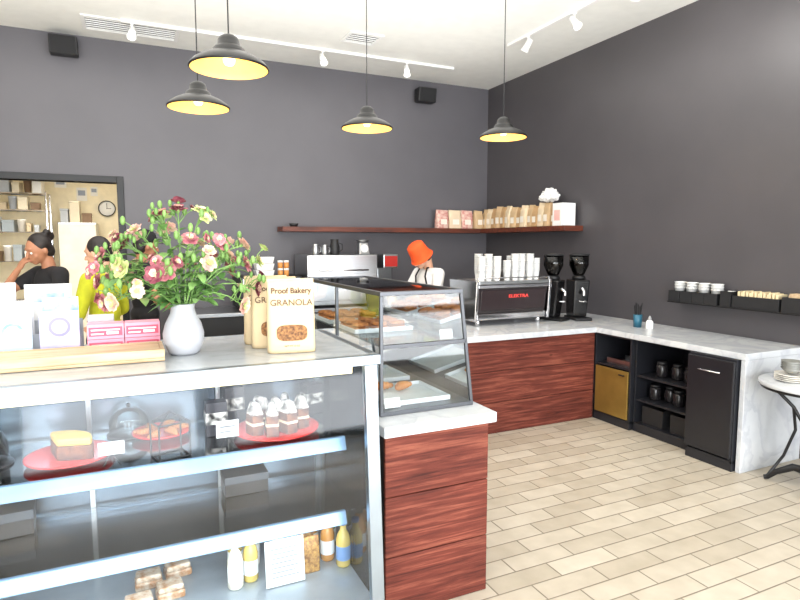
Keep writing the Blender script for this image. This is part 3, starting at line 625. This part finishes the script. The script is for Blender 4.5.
# ================================================================ ITEMS ON DISPLAY CASE TOP
TZ=FZ+.0005
wb=thing('wooden_tray','long light wooden tray on the display case','tray',(0,0,0))
part(wb,'tray',MB().box(-.7,2.37,TZ,.11,2.58,TZ+.012).box(-.7,2.37,TZ+.012,.11,2.385,TZ+.045).box(-.7,2.565,TZ+.012,.11,2.58,TZ+.045).box(.095,2.385,TZ+.012,.11,2.565,TZ+.045).box(-.7,2.385,TZ+.012,-.685,2.565,TZ+.045),LWOOD,.003)
part(wb,'lid',MB().box(-.684,2.386,TZ+.034,.094,2.564,TZ+.042),LWOOD,.002)
PINK=mat('pink_card',(232,152,172),.6); PINKD=mat('red_band',(206,84,108),.6); LPK=mat('light_pink',(248,218,224),.6)
for i,x in enumerate((-.165,-.028)):
    pk=MB()
    for j,z in enumerate((0,.062)):
        pk.box(0,0,z,.134,.09,z+.06,0).box(.006,-.001,z+.012,.128,0,z+.048,1).box(.014,-.0015,z+.034,.12,-.001,z+.04,2).box(.014,-.0015,z+.018,.06,-.001,z+.024,2).box(.07,-.0015,z+.018,.114,-.001,z+.03,2)
    thing('card_box','small pink card box with red printed band','box',(x,2.62,TZ),mb=pk,mats=[PINK,PINKD,LPK],bevel=.001,group='pink boxes on the display case')
rk=thing('card_rack','clear stepped card rack standing on the display case','card rack',(0,0,0))
ACR=mat('grey_acrylic',(170,174,180),.3)
b=MB()
for i in range(3):
    y=2.66+i*.075
    b.box(-.66,y,TZ+.008,-.19,y+.004,TZ+.03+.05*i)
b.box(-.66,2.66,TZ,-.19,2.86,TZ+.008)
part(rk,'panel',b,ACR,.001)
BLU=mat('blue_card',(124,158,208),.7,rgb2=(200,212,228),scale=22); LAV=mat('lilac_card',(200,192,220),.7,rgb2=(176,176,206),scale=12); GC=mat('grey_card',(192,192,196),.7)
AQ=mat('aqua_card',(160,200,208),.7,rgb2=(206,214,222),scale=18); VIO=mat('grey_violet_print',(140,136,178),.7); SKY=mat('sky_card',(186,202,220),.7)
cds=[(-.64,2.67,.12,.15,AQ,'aqua patterned',PAPER,'r'),(-.49,2.67,.13,.15,SKY,'pale blue',BLU,'o'),(-.335,2.67,.14,.17,LAV,'lilac',VIO,'o'),(-.64,2.745,.13,.22,SKY,'pale blue',AQ,'r'),(-.48,2.745,.12,.21,GC,'light grey',LAV,'r'),(-.33,2.745,.13,.22,BLU,'blue patterned',PAPER,'o'),(-.6,2.82,.17,.28,GC,'light grey',PAPER,'r'),(-.4,2.82,.17,.27,PAPER,'white',BLU,'r')]
for x,y,w,h,m_,nm,m2,kd in cds:
    M=Euler((-.08,0,0)).to_matrix().to_4x4()
    o=thing('greeting_card',nm+' greeting card in stepped rack','card',(x,y,TZ+.0085),group='greeting cards in the rack')
    part(o,'card',MB().box(0,0,0,w,.003,h,M=M),m_)
    pr=MB()
    if kd=='o': pr.lathe([(w*.2,0),(w*.28,0)],24,M=M@Matrix.Translation((w*.5,-.0008,h*.62))@Matrix.Rotation(pi/2,4,'X'))
    else: pr.box(w*.15,-.0008,h*.72,w*.85,-.0002,h*.86,M=M)
    part(o,'print',pr,m2)
thing('card_stack','stack of white cards beside pink boxes','card stack',(-.17,2.76,TZ),mb=MB().box(0,0,0,.1,.08,.14),mats=GC,bevel=.002)
INK=mat('brown_ink',(88,64,50),.8); GRA=mat('granola',(158,112,68),.8,rgb2=(92,60,38),scale=90,bump=.6)
def granola(loc,rot):
    g=thing('granola_bag','kraft paper granola bag with clear window','bag',loc,rot,group='granola bags on the display case')
    w,h=.195,.3
    part(g,'pouch',bagmesh(w,.085,h,.012),KRAFT)
    part(g,'seal',MB().box(-w*.485,-.005,h*.965,w*.485,.005,h+.004),KRAFT,.002)
    def ys(z):
        lv=[(0,1),(.05,1.03),(.25,1.02),(.45,.98),(.62,.86),(.78,.7),(.92,.3),(1,.1)]
        for (a,c),(d,e) in zip(lv,lv[1:]):
            if a<=z<=d: return -(c+(e-c)*(z-a)/(d-a))*.0425
    N=24; vs=[(0,ys(.28)-.0035,.28*h)]
    for i in range(N):
        a=2*pi*i/N; xx=math.copysign(abs(math.cos(a))**.5,math.cos(a))*.062; z=.28+math.copysign(abs(math.sin(a))**.6,math.sin(a))*.11
        vs.append((xx,ys(z)-.0035,z*h))
    part(g,'window',MB().add(vs,[(0,1+i,1+(i+1)%N) for i in range(N)]),GRA,label='clear window showing granola')
    tl=math.atan2((ys(.78)*-1-ys(.92)*-1),.14*h); 
    textmesh('Proof Bakery',.034,INK,g,loc=(0,ys(.85)-.004,.85*h),rot=(pi/2-tl*1.0,0,0),bold=.0006,sx=.9)
    tl2=math.atan2((-ys(.62)+ys(.75)),.13*h)
    textmesh('GRANOLA',.036,INK,g,loc=(0,ys(.69)-.005,.69*h),rot=(pi/2-tl2,0,0),sx=1.0)
    textmesh('NET WT 12 OZ',.009,INK,g,loc=(0,ys(.1)-.003,.1*h),rot=(pi/2,0,0))
    return g
g0=granola((.6,2.36,TZ),-.16)
copyt(g0,(.565,2.51,TZ),-.1); copyt(g0,(.555,2.63,TZ),-.05)
va=thing('vase','pale grey ceramic vase on the display case','vase',(.19,2.5,TZ),mb=MB().lathe([(0,0),(.05,0),(.062,.01),(.078,.05),(.08,.085),(.07,.125),(.05,.165),(.045,.19),(.05,.205),(.046,.205),(.041,.19),(.046,.163),(.066,.125),(.075,.085),(.072,.05),(.055,.014),(0,.012)],40),mats=mat('vase_glaze',(170,172,178),.5,var=.05))
GR=mat('stem_green',(126,162,88),.5,rgb2=(94,132,62),scale=20); LFm=mat('leaf_green',(130,170,96),.5,rgb2=(88,134,68),scale=16)
PET=[mat('petal_rose',(196,132,134),.6,rgb2=(156,78,92),scale=40),mat('petal_blush',(226,202,176),.6,rgb2=(204,150,140),scale=30),mat('petal_green',(206,212,150),.6,rgb2=(170,188,108),scale=30),mat('petal_mauve',(146,76,88),.6,rgb2=(108,44,58),scale=30)]
def blossom(b,c,dirv,r,m0,m1):
    q=Vector((0,0,1)).rotation_difference(dirv).to_matrix().to_4x4(); M0=Matrix.Translation(c)@q
    for ring,(np_,tilt,sc,mi) in enumerate(((6,1.0,1.0,m0),(6,.62,.88,m0),(5,.3,.7,m1))):
        for i in range(np_):
            a=2*pi*(i+.5*ring)/np_+random.uniform(-.15,.15)
            R=M0@Matrix.Rotation(a,4,'Z')@Matrix.Rotation(tilt+random.uniform(-.15,.15),4,'Y')
            L=r*sc*1.1; W=r*sc*.55; vs=[];fs=[]
            for u in range(4):
                for v in range(3):
                    uu=u/3; vv=v-1; wd=W*math.sin(pi*(.12+.73*uu))
                    vs.append((.25*L*uu*uu-.12*L*(1-abs(vv))*math.sin(pi*uu)+random.uniform(-1,1)*.06*L,vv*wd,L*uu+random.uniform(-1,1)*.03*L))
            for u in range(3):
                for v in range(2): fs.append((u*3+v,u*3+v+1,(u+1)*3+v+1,(u+1)*3+v))
            b.add(vs,fs,mi,True,R)
    b.ell((0,0,r*.3),(r*.22,r*.22,r*.3),8,6,2,M0)
    b.cap((0,0,-.004),r*.2,(0,0,r*.15),r*.28,8,3,M0)
def leaf(b,c,d,L,mi=1):
    d=d.normalized(); side=d.cross(Vector((0,0,1)));side=(side if side.length>.01 else Vector((1,0,0))).normalized(); n=side.cross(d)
    vs=[];fs=[]
    for u in range(6):
        t=u/5; w=L*.2*math.sin(pi*min(1,.06+t*.94))**.8
        cpt=c+d*L*t-Vector((0,0,1))*L*.35*t*t
        for v in (-1,0,1): vs.append(cpt+side*w*v+n*abs(v)*w*.35)
    for u in range(5):
        for v in range(2): fs.append((u*3+v,u*3+v+1,(u+1)*3+v+1,(u+1)*3+v))
    b.add(vs,fs,mi,True)
base=Vector((.19,2.5,TZ+.2))
spec=[]
for i in range(18):
    a=2*pi*i*.381966+random.uniform(-.3,.3); f=math.sqrt((i+.6)/18)
    reach=.04+.24*f; hgt=.32-.24*f*f+random.uniform(-.08,.07)
    spec.append((a,reach,hgt))
spec+= [(2.95,.30,.1),(3.15,.28,.2),(.1,.31,.17),(-.15,.29,.06),(.35,.27,.24),(2.75,.24,.25),(1.6,.05,.38),(-2.7,.27,.03),(-.5,.25,.0),(3.35,.32,.14),(2.3,.1,.36)]
for i,(a,rc,hg) in enumerate(spec):
    tip=Vector((rc*math.cos(a),rc*.75*math.sin(a),hg))
    p0=Vector((.012*math.cos(a),.012*math.sin(a),-.13)); p1=Vector((.03*math.cos(a),.03*math.sin(a),.0)); p2=tip*.55+Vector((0,0,.05))
    pts=[p0,p1,(p1+p2)/2+Vector((0,0,.015)),p2,(p2+tip)/2+Vector((0,0,.01)),tip]
    b=MB(); b.tube(pts,[.0032,.0032,.003,.0028,.0024,.0022],6,0)
    for k in range(9):
        t=random.uniform(.0,.8); q=p1.lerp(tip,t)+Vector((0,0,.02*math.sin(pi*t)))
        an=random.uniform(0,2*pi); leaf(b,q,Vector((math.cos(an),math.sin(an),random.uniform(-.1,1))),random.uniform(.055,.1))
    tw=[]
    for k in range(4):
        t=random.uniform(.4,.9); q=p2.lerp(tip,t); an=a+random.uniform(-1.6,1.6); L=random.uniform(.04,.07)
        e=q+Vector((math.cos(an)*L,math.sin(an)*L,random.uniform(.0,.065))); b.tube([q,(q+e)/2+Vector((0,0,.008)),e],.0017,5,0)
        if k<2: tw.append((e,(e-q).normalized()))
        else: b.ell(e,(.010,.010,.018),8,6,0)
        if k%2: 
            e2=q+Vector((math.cos(an+.9)*.04,math.sin(an+.9)*.04,.05)); b.tube([q,e2],.0013,5,0); b.ell(e2,(.008,.008,.015),8,6,0)
    st=thing('flower_stem','leafy flower stem with dusty pink and green blossoms','flower',base,0,mb=b,mats=[GR,LFm],group='flowers in the grey vase')
    m0=random.choice([0,1,0,2,1,0,1]); 
    if i in (9,15,21,24): m0=3
    pal=[PET[m0],PET[1 if m0!=1 else 2],PET[2],GR]
    tipd=(tip-p2).normalized(); tipd=(tipd+Vector((0,-.35,.2))).normalized()
    bb=MB(); blossom(bb,tip,tipd,random.uniform(.03,.038),0,1); part(st,'blossom',bb,pal)
    for e,dd in tw[:random.choice([1,1,2])]:
        bb=MB(); blossom(bb,e,(dd+Vector((0,-.3,0))).normalized(),random.uniform(.018,.028),0,1); part(st,'blossom',bb,pal)
# ================================================================ BACK COUNTER AND EQUIPMENT
bc=thing('back_counter','dark service counter along the back wall','counter')
part(bc,'body',MB().box(.45,6.5,0,3.6,7.17,.9),BLKP,.003)
part(bc,'top',MB().box(.43,6.47,.901,3.62,7.18,.94),STEEL,.003)
ib=thing('steel_appliance','boxy stainless steel appliance on back counter','appliance',(2.3,6.8,.941))
part(ib,'body',MB().box(-.44,-.28,.03,.44,.28,.62),STEEL,.01)
part(ib,'door',MB().box(-.42,-.3,.08,.42,-.281,.4),STEEL,.006)
part(ib,'handle',MB().tube([(-.3,-.3,.44),(-.3,-.33,.44),(.3,-.33,.44),(.3,-.3,.44)],.01),CHROME)
for x in (-.38,.38):
    for y in (-.22,.22): part(ib,'foot',MB().cyl((x,y,0),.02,.03,12),BLK)
zt=.941+.6205
pm=MB().lathe([(0,0),(.045,0),(.05,.01),(.052,.08),(.04,.13),(.045,.16),(.042,.16),(.037,.13),(.048,.08),(.044,.014),(0,.012)],24)
for i,(x,y,s_) in enumerate(((2.02,6.72,.8),(2.13,6.7,.75),(2.26,6.72,1.15))):
    p=thing('steel_pitcher','small steel milk pitcher on steel appliance','pitcher',(x,y,zt),group='pitchers on the steel appliance')
    p.scale=(s_,)*3
    part(p,'cup',pm,[STEEL,STEEL,BLKP][i]); part(p,'handle',MB().tube([(.05,0,.12),(.085,0,.11),(.085,0,.05),(.05,0,.03)],.006),[STEEL,STEEL,BLKP][i])
sc=thing('dial_scale','small dial kitchen scale on steel appliance','scale',(2.62,6.7,zt))
part(sc,'body',MB().hexa([(-.07,-.06,0),(.07,-.06,0),(.07,.06,0),(-.07,.06,0)],[(-.055,-.03,.15),(.055,-.03,.15),(.055,.04,.15),(-.055,.04,.15)]),STEEL,.01)
part(sc,'dial',MB().cyl((0,0,0),.05,.006,28,M=Matrix.Translation((0,-.05,.075))@Matrix.Rotation(pi/2-.2,4,'X')),PAPER)
part(sc,'pan',MB().lathe([(0,.155),(.06,.155),(.09,.175),(.088,.178),(.058,.16),(0,.16)],28),STEEL)
br=thing('coffee_brewer','steel and red coffee brewer on back counter','coffee brewer',(2.95,6.75,.941))
part(br,'body',MB().box(-.1,-.16,0,.1,.16,.06).box(-.1,.04,.06,.1,.16,.45).box(-.1,-.16,.45,.1,.16,.62),STEEL,.01)
part(br,'panel',MB().box(-.085,-.166,.47,.085,-.161,.6),mat('red_panel',(190,46,40),.4))
part(br,'carafe',MB().lathe([(0,.062),(.06,.062),(.07,.12),(.06,.2),(.035,.26),(.04,.28),(0,.28)],24,(0,-.06,0)),GLASS2)
be=thing('black_appliance','low black boxy appliance on back counter','appliance',(1.45,6.8,.941))
part(be,'body',MB().box(-.35,-.28,.02,.35,.28,.38),BLKP,.01); part(be,'control_panel',MB().box(-.32,-.285,.28,.32,-.281,.36),STEEL)
for x in (-.3,.3):
    for y in (-.22,.22): part(be,'foot',MB().cyl((x,y,0),.02,.02,12),BLK)
for i in range(3):
    thing('takeaway_box','folded white takeaway box on black appliance','box',(1.4,6.7,1.3225+i*.075),mb=MB().hexa([(-.09,-.07,0),(.09,-.07,0),(.09,.07,0),(-.09,.07,0)],[(-.105,-.085,.07),(.105,-.085,.07),(.105,.085,.07),(-.105,.085,.07)]),mats=PAPER,bevel=.003,group='takeaway boxes on black appliance')
ORJ=mat('orange_jar',(206,140,70),.3)
for i in range(4):
    o=thing('spice_jar','small orange jar with white lid on appliance','jar',(1.58+.07*(i%2),6.66,1.3225+.09*(i//2)),group='jars on black appliance')
    part(o,'body',MB().cyl((0,0,0),.03,.065,16),ORJ); part(o,'lid',MB().cyl((0,0,.066),.031,.022,16),WHITE)
# ================================================================ KITCHEN ITEMS
ckk=thing('wall_clock','round white wall clock with black rim','clock',(-.28,10.298,2.24)); ckk.scale=(.85,1,.85)
Mx=Matrix.Rotation(pi/2,4,'X')
part(ckk,'rim',MB().lathe([(.13,0),(.145,0),(.145,.04),(.13,.04)],40,closed=True,M=Mx),BLK)
part(ckk,'face',MB().cyl((0,0,0),.135,.02,40,M=Mx),PAPER)
for bb in (MB().box(-.004,-.026,-.01,.004,-.022,.1),MB().box(-.01,-.03,-.005,.07,-.027,.003)): part(ckk,'hand',bb,BLK)
rkx=thing('wire_shelving','chrome wire shelving rack in the kitchen','shelving',(-1.6,9.6,0))
for x in (-.6,.6):
    for y in (-.22,.22): part(rkx,'post',MB().cyl((x,y,0),.015,2.4,10),CHROME)
for z in (.3,.9,1.45,1.85,2.15,2.38):
    b=MB()
    for i in range(13): b.tube([(-.6,-.22+i*.0367,z),(.6,-.22+i*.0367,z)],.004,5)
    for x in (-.6,0,.6): b.tube([(x,-.22,z-.01),(x,.22,z-.01)],.006,5)
    part(rkx,'shelf',b,CHROME)
kc=[(236,232,224),(198,180,150),(186,192,198),(226,216,192),(130,104,80),(236,236,234),(150,160,168)]
i=0
for z,hm in ((1.455,.34),(1.855,.24),(2.155,.2),(2.385,.3)):
    x=-1.6-.5
    while x<-1.6+.5:
        w=random.uniform(.06,.17); h=random.uniform(.09,hm)
        if i%3==2:
            thing('storage_tub','pale round storage tub on wire shelving','tub',(x+.05,9.5,z),mb=MB().lathe([(0,0),(.04,0),(.05,h*.85),(.054,h*.86),(.054,h),(0,h)],20),mats=mat('kbox%d'%(i%7),kc[i%7],.6),group='tubs on the wire shelving'); x+=.12
        else:
            thing('storage_box','kitchen storage box on wire shelving','box',(x,9.55+random.uniform(-.06,.06),z),random.uniform(-.08,.08),mb=MB().box(0,-.12,0,w-.02,.12,h-.02).box(-.004,-.124,h-.04,w-.016,.124,h),mats=mat('kbox%d'%(i%7),kc[i%7],.6),bevel=.004,group='boxes on the wire shelving'); x+=w+.01
        i+=1
kt=thing('steel_refrigerator','tall stainless steel kitchen refrigerator','refrigerator',(-.66,9.95,0))
part(kt,'body',MB().box(-.25,-.3,.0,.25,.33,2.0),STEEL,.01); part(kt,'door',MB().box(-.24,-.325,.1,.24,-.301,1.98),mat('fridge_white',(226,220,206),.35),.005); part(kt,'handle',MB().tube([(.2,-.33,.9),(.2,-.36,.92),(.2,-.36,1.4),(.2,-.33,1.42)],.01),CHROME)
for i,(x,w,h) in enumerate(((-.88,.1,.2),(-.76,.13,.32),(-.6,.12,.14))):
    thing('storage_box','cream storage box on top of refrigerator','box',(x,9.9,2.001),mb=MB().box(0,-.1,0,w,.1,h-.03).box(-.005,-.105,h-.029,w+.005,.105,h),mats=mat('kbox%d'%(i+2),kc[i+2],.6),bevel=.004,group='boxes on the refrigerator')
for (x,z,w,h) in ((-.62,2.45,.14,.2),(-.45,2.5,.1,.14),(-.9,2.6,.16,.12),(.0,2.4,.12,.18)):
    thing('wall_notice','paper notice pinned on the kitchen wall','notice',(x,10.299,z),mb=MB().box(-w/2,-.002,-h/2,w/2,0,h/2).box(-w*.35,-.003,-h*.1,w*.35,-.002,h*.3,1),mats=[PAPER,mat('notice_print',(150,160,180),.8)],group='notices on the kitchen wall')
ho=thing('hood','stainless steel extractor hood in the kitchen','hood',(-1.5,9.0,0))
part(ho,'canopy',MB().hexa([(-.7,-.3,2.62),(.7,-.3,2.62),(.7,.3,2.62),(-.7,.3,2.62)],[(-.3,-.15,2.98),(.3,-.15,2.98),(.3,.25,2.98),(-.3,.25,2.98)]),STEEL,.004)
part(ho,'rim',MB().box(-.7,-.31,2.55,.7,-.29,2.62).box(-.7,.29,2.55,.7,.31,2.62),STEEL)
l=D.lights.new('kitchen_light','AREA'); l.shape='RECTANGLE'; l.size=2.5; l.size_y=1.0; l.energy=95; l.color=(1,.92,.78)
lo=D.objects.new('kitchen_light',l); COL.objects.link(lo); lo.location=(-.8,8.1,2.95)
# ================================================================ PEOPLE
def remesh(mb,name,mats,vox,sm=2):
    me=mb.mesh(name,mats); o=D.objects.new('tmp',me); COL.objects.link(o)
    r=o.modifiers.new('r','REMESH'); r.mode='VOXEL'; r.voxel_size=vox; r.use_smooth_shade=True
    s=o.modifiers.new('s','SMOOTH'); s.iterations=sm; s.factor=.5
    bpy.context.view_layer.update()
    me2=D.meshes.new_from_object(o.evaluated_get(bpy.context.evaluated_depsgraph_get())); D.objects.remove(o)
    me2.name=name
    if not me2.materials:
        me2.materials.append(mats)
    return me2
def meshpart(par,name,me):
    o=D.objects.new(name,me); COL.objects.link(o); o.parent=par; return o
def hand(b,w,d,n,side,curl=.6):
    w=Vector(w);d=Vector(d).normalized();n=Vector(n);n=(n-d*n.dot(d)).normalized();s=d.cross(n)*side
    R=Matrix((s,d,n)).transposed().to_4x4(); M=Matrix.Translation(w)@R
    b.ell((0,.05,0),(.04,.055,.017),16,10,0,M)
    for i,L in enumerate((.068,.077,.072,.056)):
        x=-.03+.02*i; p=Vector((x,.088,0)); a=0
        for k,seg in enumerate((.45,.32,.26)):
            a+=curl*(.5+.25*k); q=p+Vector((0,math.cos(a),math.sin(a)))*L*seg; b.cap(p,.0095-.001*k,q,.009-.001*k,8,0,M); p=q
    p=Vector((-.033,.03,.004))
    for q in (Vector((-.058,.058,.015)),Vector((-.06,.085,.03))): b.cap(p,.0115,q,.0095,8,0,M); p=q
def person(loc,rot,label,h,arms,skin,shirt,pants,hair,hairmb=None,headrot=(0,0,0),bend=0,sleeve=.5,extra=None):
    s=h/1.70
    P=thing('person',label,'person',loc,rot); P.scale=(s,s,s)
    HM=Matrix.Translation((0,0,1.44))@Euler(headrot).to_matrix().to_4x4()@Matrix.Translation((0,0,-1.44))
    BM=Matrix.Translation((0,0,.98))@Matrix.Rotation(bend,4,'X')@Matrix.Translation((0,0,-.98))
    HM=BM@HM
    b=MB()
    b.ell((0,.0,1.6),(.077,.094,.1),24,16,0,HM).ell((0,-.035,1.545),(.057,.062,.062),20,12,0,HM).ell((0,-.07,1.498),(.028,.024,.018),12,8,0,HM)
    b.cap((0,-.098,1.598),.009,(0,-.116,1.562),.014,10,0,HM).ell((0,-.092,1.528),(.024,.012,.009),12,8,0,HM)
    for sx in (-1,1): b.ell((sx*.079,.005,1.572),(.012,.02,.03),12,8,0,HM).ell((sx*.035,-.06,1.555),(.024,.026,.026),12,8,0,HM)
    b.ell((0,-.085,1.622),(.05,.012,.014),12,8,0,HM)
    b.cap((0,.015,1.38),.056,(0,.005,1.53),.05,16,0,BM)
    def torso(bb,g,M):
        bb.ell((0,0,1.27),(.155+g,.1+g,.165),24,16,0,M).ell((0,0,1.1),(.128+g,.088+g,.16),24,16,0,M).cap((-.14,.005,1.37),.052+g,(.14,.005,1.37),.052+g,16,0,M)
    torso(b,0,BM); b.ell((0,0,.94),(.155,.1,.13))
    for sx in (-1,1):
        b.cap((sx*.085,0,.9),.085,(sx*.1,-.01,.49),.055).cap((sx*.1,-.01,.49),.054,(sx*.1,.015,.08),.036).cap((sx*.1,.03,.036),.034,(sx*.11,-.15,.028),.027)
    for sx,(el,wr,pn,cu) in zip((-1,1),arms):
        sh=BM@Vector((sx*.175,.005,1.37))
        b.cap(sh,.05,el,.037).cap(el,.037,wr,.025)
        dd=(Vector(wr)-Vector(el)).normalized(); hand(b,Vector(wr)+dd*.0,dd,pn,sx,cu)
    meshpart(P,'body',remesh(b,'body',skin,.0075,2))
    b=MB(); torso(b,.014,BM); b.ell((0,0,.96),(.172,.118,.1))
    for sx,(el,wr,pn,cu) in zip((-1,1),arms):
        sh=BM@Vector((sx*.175,.005,1.37)); el=Vector(el)
        if sleeve<=1: b.cap(sh,.066,sh.lerp(el,sleeve),.056)
        else: b.cap(sh,.066,el,.052); b.cap(el,.052,el.lerp(Vector(wr),sleeve-1),.04)
    meshpart(P,'shirt',remesh(b,'shirt',shirt,.012,3))
    b=MB(); b.ell((0,0,.92),(.168,.113,.13))
    for sx in (-1,1): b.cap((sx*.085,0,.88),.098,(sx*.1,-.01,.49),.072).cap((sx*.1,-.01,.49),.07,(sx*.1,.015,.12),.058)
    meshpart(P,'trousers',remesh(b,'trousers',pants,.014,2))
    for sx in (-1,1):
        b=MB(); b.cap((sx*.1,.03,.045),.044,(sx*.11,-.15,.036),.036); meshpart(P,'shoe',remesh(b,'shoe',BLKP,.01,1))
    for sx in (-1,1):
        e=MB().ell((sx*.031,-.0865,1.588),(.014,.009,.0095),12,8,0,HM).ell((sx*.031,-.094,1.588),(.006,.003,.006),10,6,1,HM)
        part(P,'eye',e,[WHITE,HAIR])
    part(P,'lips',MB().ell((0,-.1025,1.528),(.02,.004,.005),12,8,0,HM),mat('lips',(176,96,88),.5))
    b=MB(); b.ell((0,.022,1.622),(.088,.092,.1),24,14,0,HM).ell((0,.05,1.56),(.078,.06,.07),20,12,0,HM)
    if hair=='bun': b.ell((0,.115,1.66),(.045,.045,.045),16,10,0,HM).ell((.03,.1,1.7),(.03,.03,.03),12,8,0,HM).ell((-.02,.13,1.69),(.025,.025,.03),12,8,0,HM)
    if hair=='long': b.ell((0,.07,1.5),(.075,.045,.1),16,10,0,HM)
    meshpart(P,'hair',remesh(b,'hair',HAIR,.01,1))
    if extra: extra(P,HM,BM)
    return P
BLKT=mat('black_cotton',(30,29,32),.9,var=.2); YEL=mat('yellow_green_cotton',(180,182,34),.85,var=.12,scale=14); WHT=mat('white_cotton',(232,230,228),.85,var=.05,scale=14); DEN=mat('dark_denim',(44,50,66),.9)
person((-.6,6.0,0),-1.0,'person in black t-shirt leaning with hand on face',1.78,
  [((-.2,-.34,1.2),(-.09,-.255,1.4),(.2,1,.2),.9),((.27,-.1,1.08),(.2,-.28,.98),(-1,0,0),.5)],SKIN2,BLKT,DEN,'bun',headrot=(.25,0,0),bend=.14)
person((-.2,5.45,0),-2.2,'person in yellow-green top turned sideways',1.74,
  [((-.25,-.02,1.1),(-.2,-.2,.98),(1,0,0),.6),((.25,-.04,1.1),(.18,-.24,1.02),(-1,0,0),.6)],SKIN,YEL,DEN,'short',headrot=(.25,0,.1),sleeve=1.5)
def cap_extra(P,HM,BM):
    part(P,'cap',MB().lathe([(.094,1.63),(.093,1.67),(.075,1.71),(.04,1.73),(0,1.735)],28,(0,.01,0),M=HM).prism([(-.07,-.07),(-.06,-.13),(0,-.155),(.06,-.13),(.07,-.07)],1.635,1.642,M=HM),BLKT)
person((.12,6.1,0),1.9,'person in black clothes and black cap',1.8,
  [((-.25,-.02,1.1),(-.2,-.22,1.0),(1,0,0),.6),((.25,-.04,1.1),(.18,-.24,1.02),(-1,0,0),.6)],SKIN2,BLKT,BLKT,'short',headrot=(.2,0,0),extra=cap_extra)
OR=mat('orange_felt',(236,84,28),.8,var=.08,scale=14)
def hat_extra(P,HM,BM):
    part(P,'bucket_hat',MB().lathe([(.136,1.575),(.133,1.572),(.118,1.61),(.108,1.645),(.102,1.7),(.096,1.74),(.08,1.754),(0,1.758)],36,(0,.008,0),M=HM),OR,label='bright orange bucket hat')
    b=MB()
    N=10; vs=[];fs=[]
    for k in range(9):
        z=.62+.075*k; hw=.17 if z<1.02 else .17-.26*(z-1.02)
        for i in range(N+1):
            u=-1+2*i/N; x=u*hw; y=-.132*math.sqrt(max(.05,1-(x/.21)**2))-(.012)
            vs.append((x,y,z))
    for k in range(8):
        for i in range(N): a=k*(N+1)+i; fs.append((a,a+1,a+N+2,a+N+1))
    b.add(vs,fs,0,True,BM)
    b.tube([(.1,-.115,1.21),(.08,-.115,1.36),(.06,-.06,1.44),(.0,.07,1.44),(-.06,-.06,1.44),(-.08,-.115,1.36),(-.1,-.115,1.21)],.006,6,0,BM)
    o=part(P,'apron',b,BLKT); m=o.modifiers.new('s','SOLIDIFY'); m.thickness=.004
person((3.06,5.72,0),-1.35,'person in orange bucket hat and white shirt, head bowed',1.7,
  [((-.26,-.16,1.12),(-.14,-.36,1.05),(.6,0,-.6),.6),((.26,-.16,1.12),(.16,-.36,1.04),(-.6,0,-.6),.6)],SKIN,WHT,DEN,'short',headrot=(.55,0,0),bend=.14,sleeve=.75,extra=hat_extra)
# ================================================================ LIGHT
W=D.worlds.new('World'); SC.world=W; W.use_nodes=True
bg=W.node_tree.nodes['Background']; bg.inputs[0].default_value=(.88,.94,1,1); bg.inputs[1].default_value=2.2
for i,x in enumerate((-2.1,-.2,1.7,3.55)):
    l=D.lights.new('window_light','AREA'); l.shape='RECTANGLE'; l.size=1.5; l.size_y=1.75; l.energy=85; l.color=(.97,.985,1)
    lo=D.objects.new('window_light',l); COL.objects.link(lo); lo.location=(x,YF+.03,1.76); lo.rotation_euler=(pi/2,0,0)
    l=D.lights.new('window_light','AREA'); l.shape='RECTANGLE'; l.size=1.5; l.size_y=.6; l.energy=18; l.color=(.9,.95,1)
    lo=D.objects.new('window_light',l); COL.objects.link(lo); lo.location=(x,YF+.03,.48); lo.rotation_euler=(pi/2,0,0)
l=D.lights.new('ceiling_fill','AREA'); l.shape='RECTANGLE'; l.size=5.5; l.size_y=4.5; l.energy=105; l.color=(1,.97,.92)
lo=D.objects.new('ceiling_fill',l); COL.objects.link(lo); lo.location=(.9,4.3,H-.1)
l=D.lights.new('upward_fill','AREA'); l.shape='RECTANGLE'; l.size=6; l.size_y=6; l.energy=80; l.color=(1,.985,.95)  # added unseen area light, brightens the ceiling and far room, no fixture
lo=D.objects.new('upward_fill',l); COL.objects.link(lo); lo.location=(.9,3.2,2.95); lo.rotation_euler=(pi,0,0)
l=D.lights.new('sun','SUN'); l.energy=7; l.angle=.01; l.color=(1,.93,.82)
lo=D.objects.new('sun',l); COL.objects.link(lo); lo.rotation_euler=Vector((.25,.55,-1)).to_track_quat('-Z','Y').to_euler()
# ================================================================ CAMERA
cam=D.cameras.new('camera'); co=D.objects.new('camera',cam); COL.objects.link(co); SC.camera=co
cam.sensor_width=36; cam.lens=36*580/800; cam.clip_start=.05
co.location=(0,0,1.7); co.rotation_euler=(pi/2-math.radians(5.6),0,-math.radians(25))
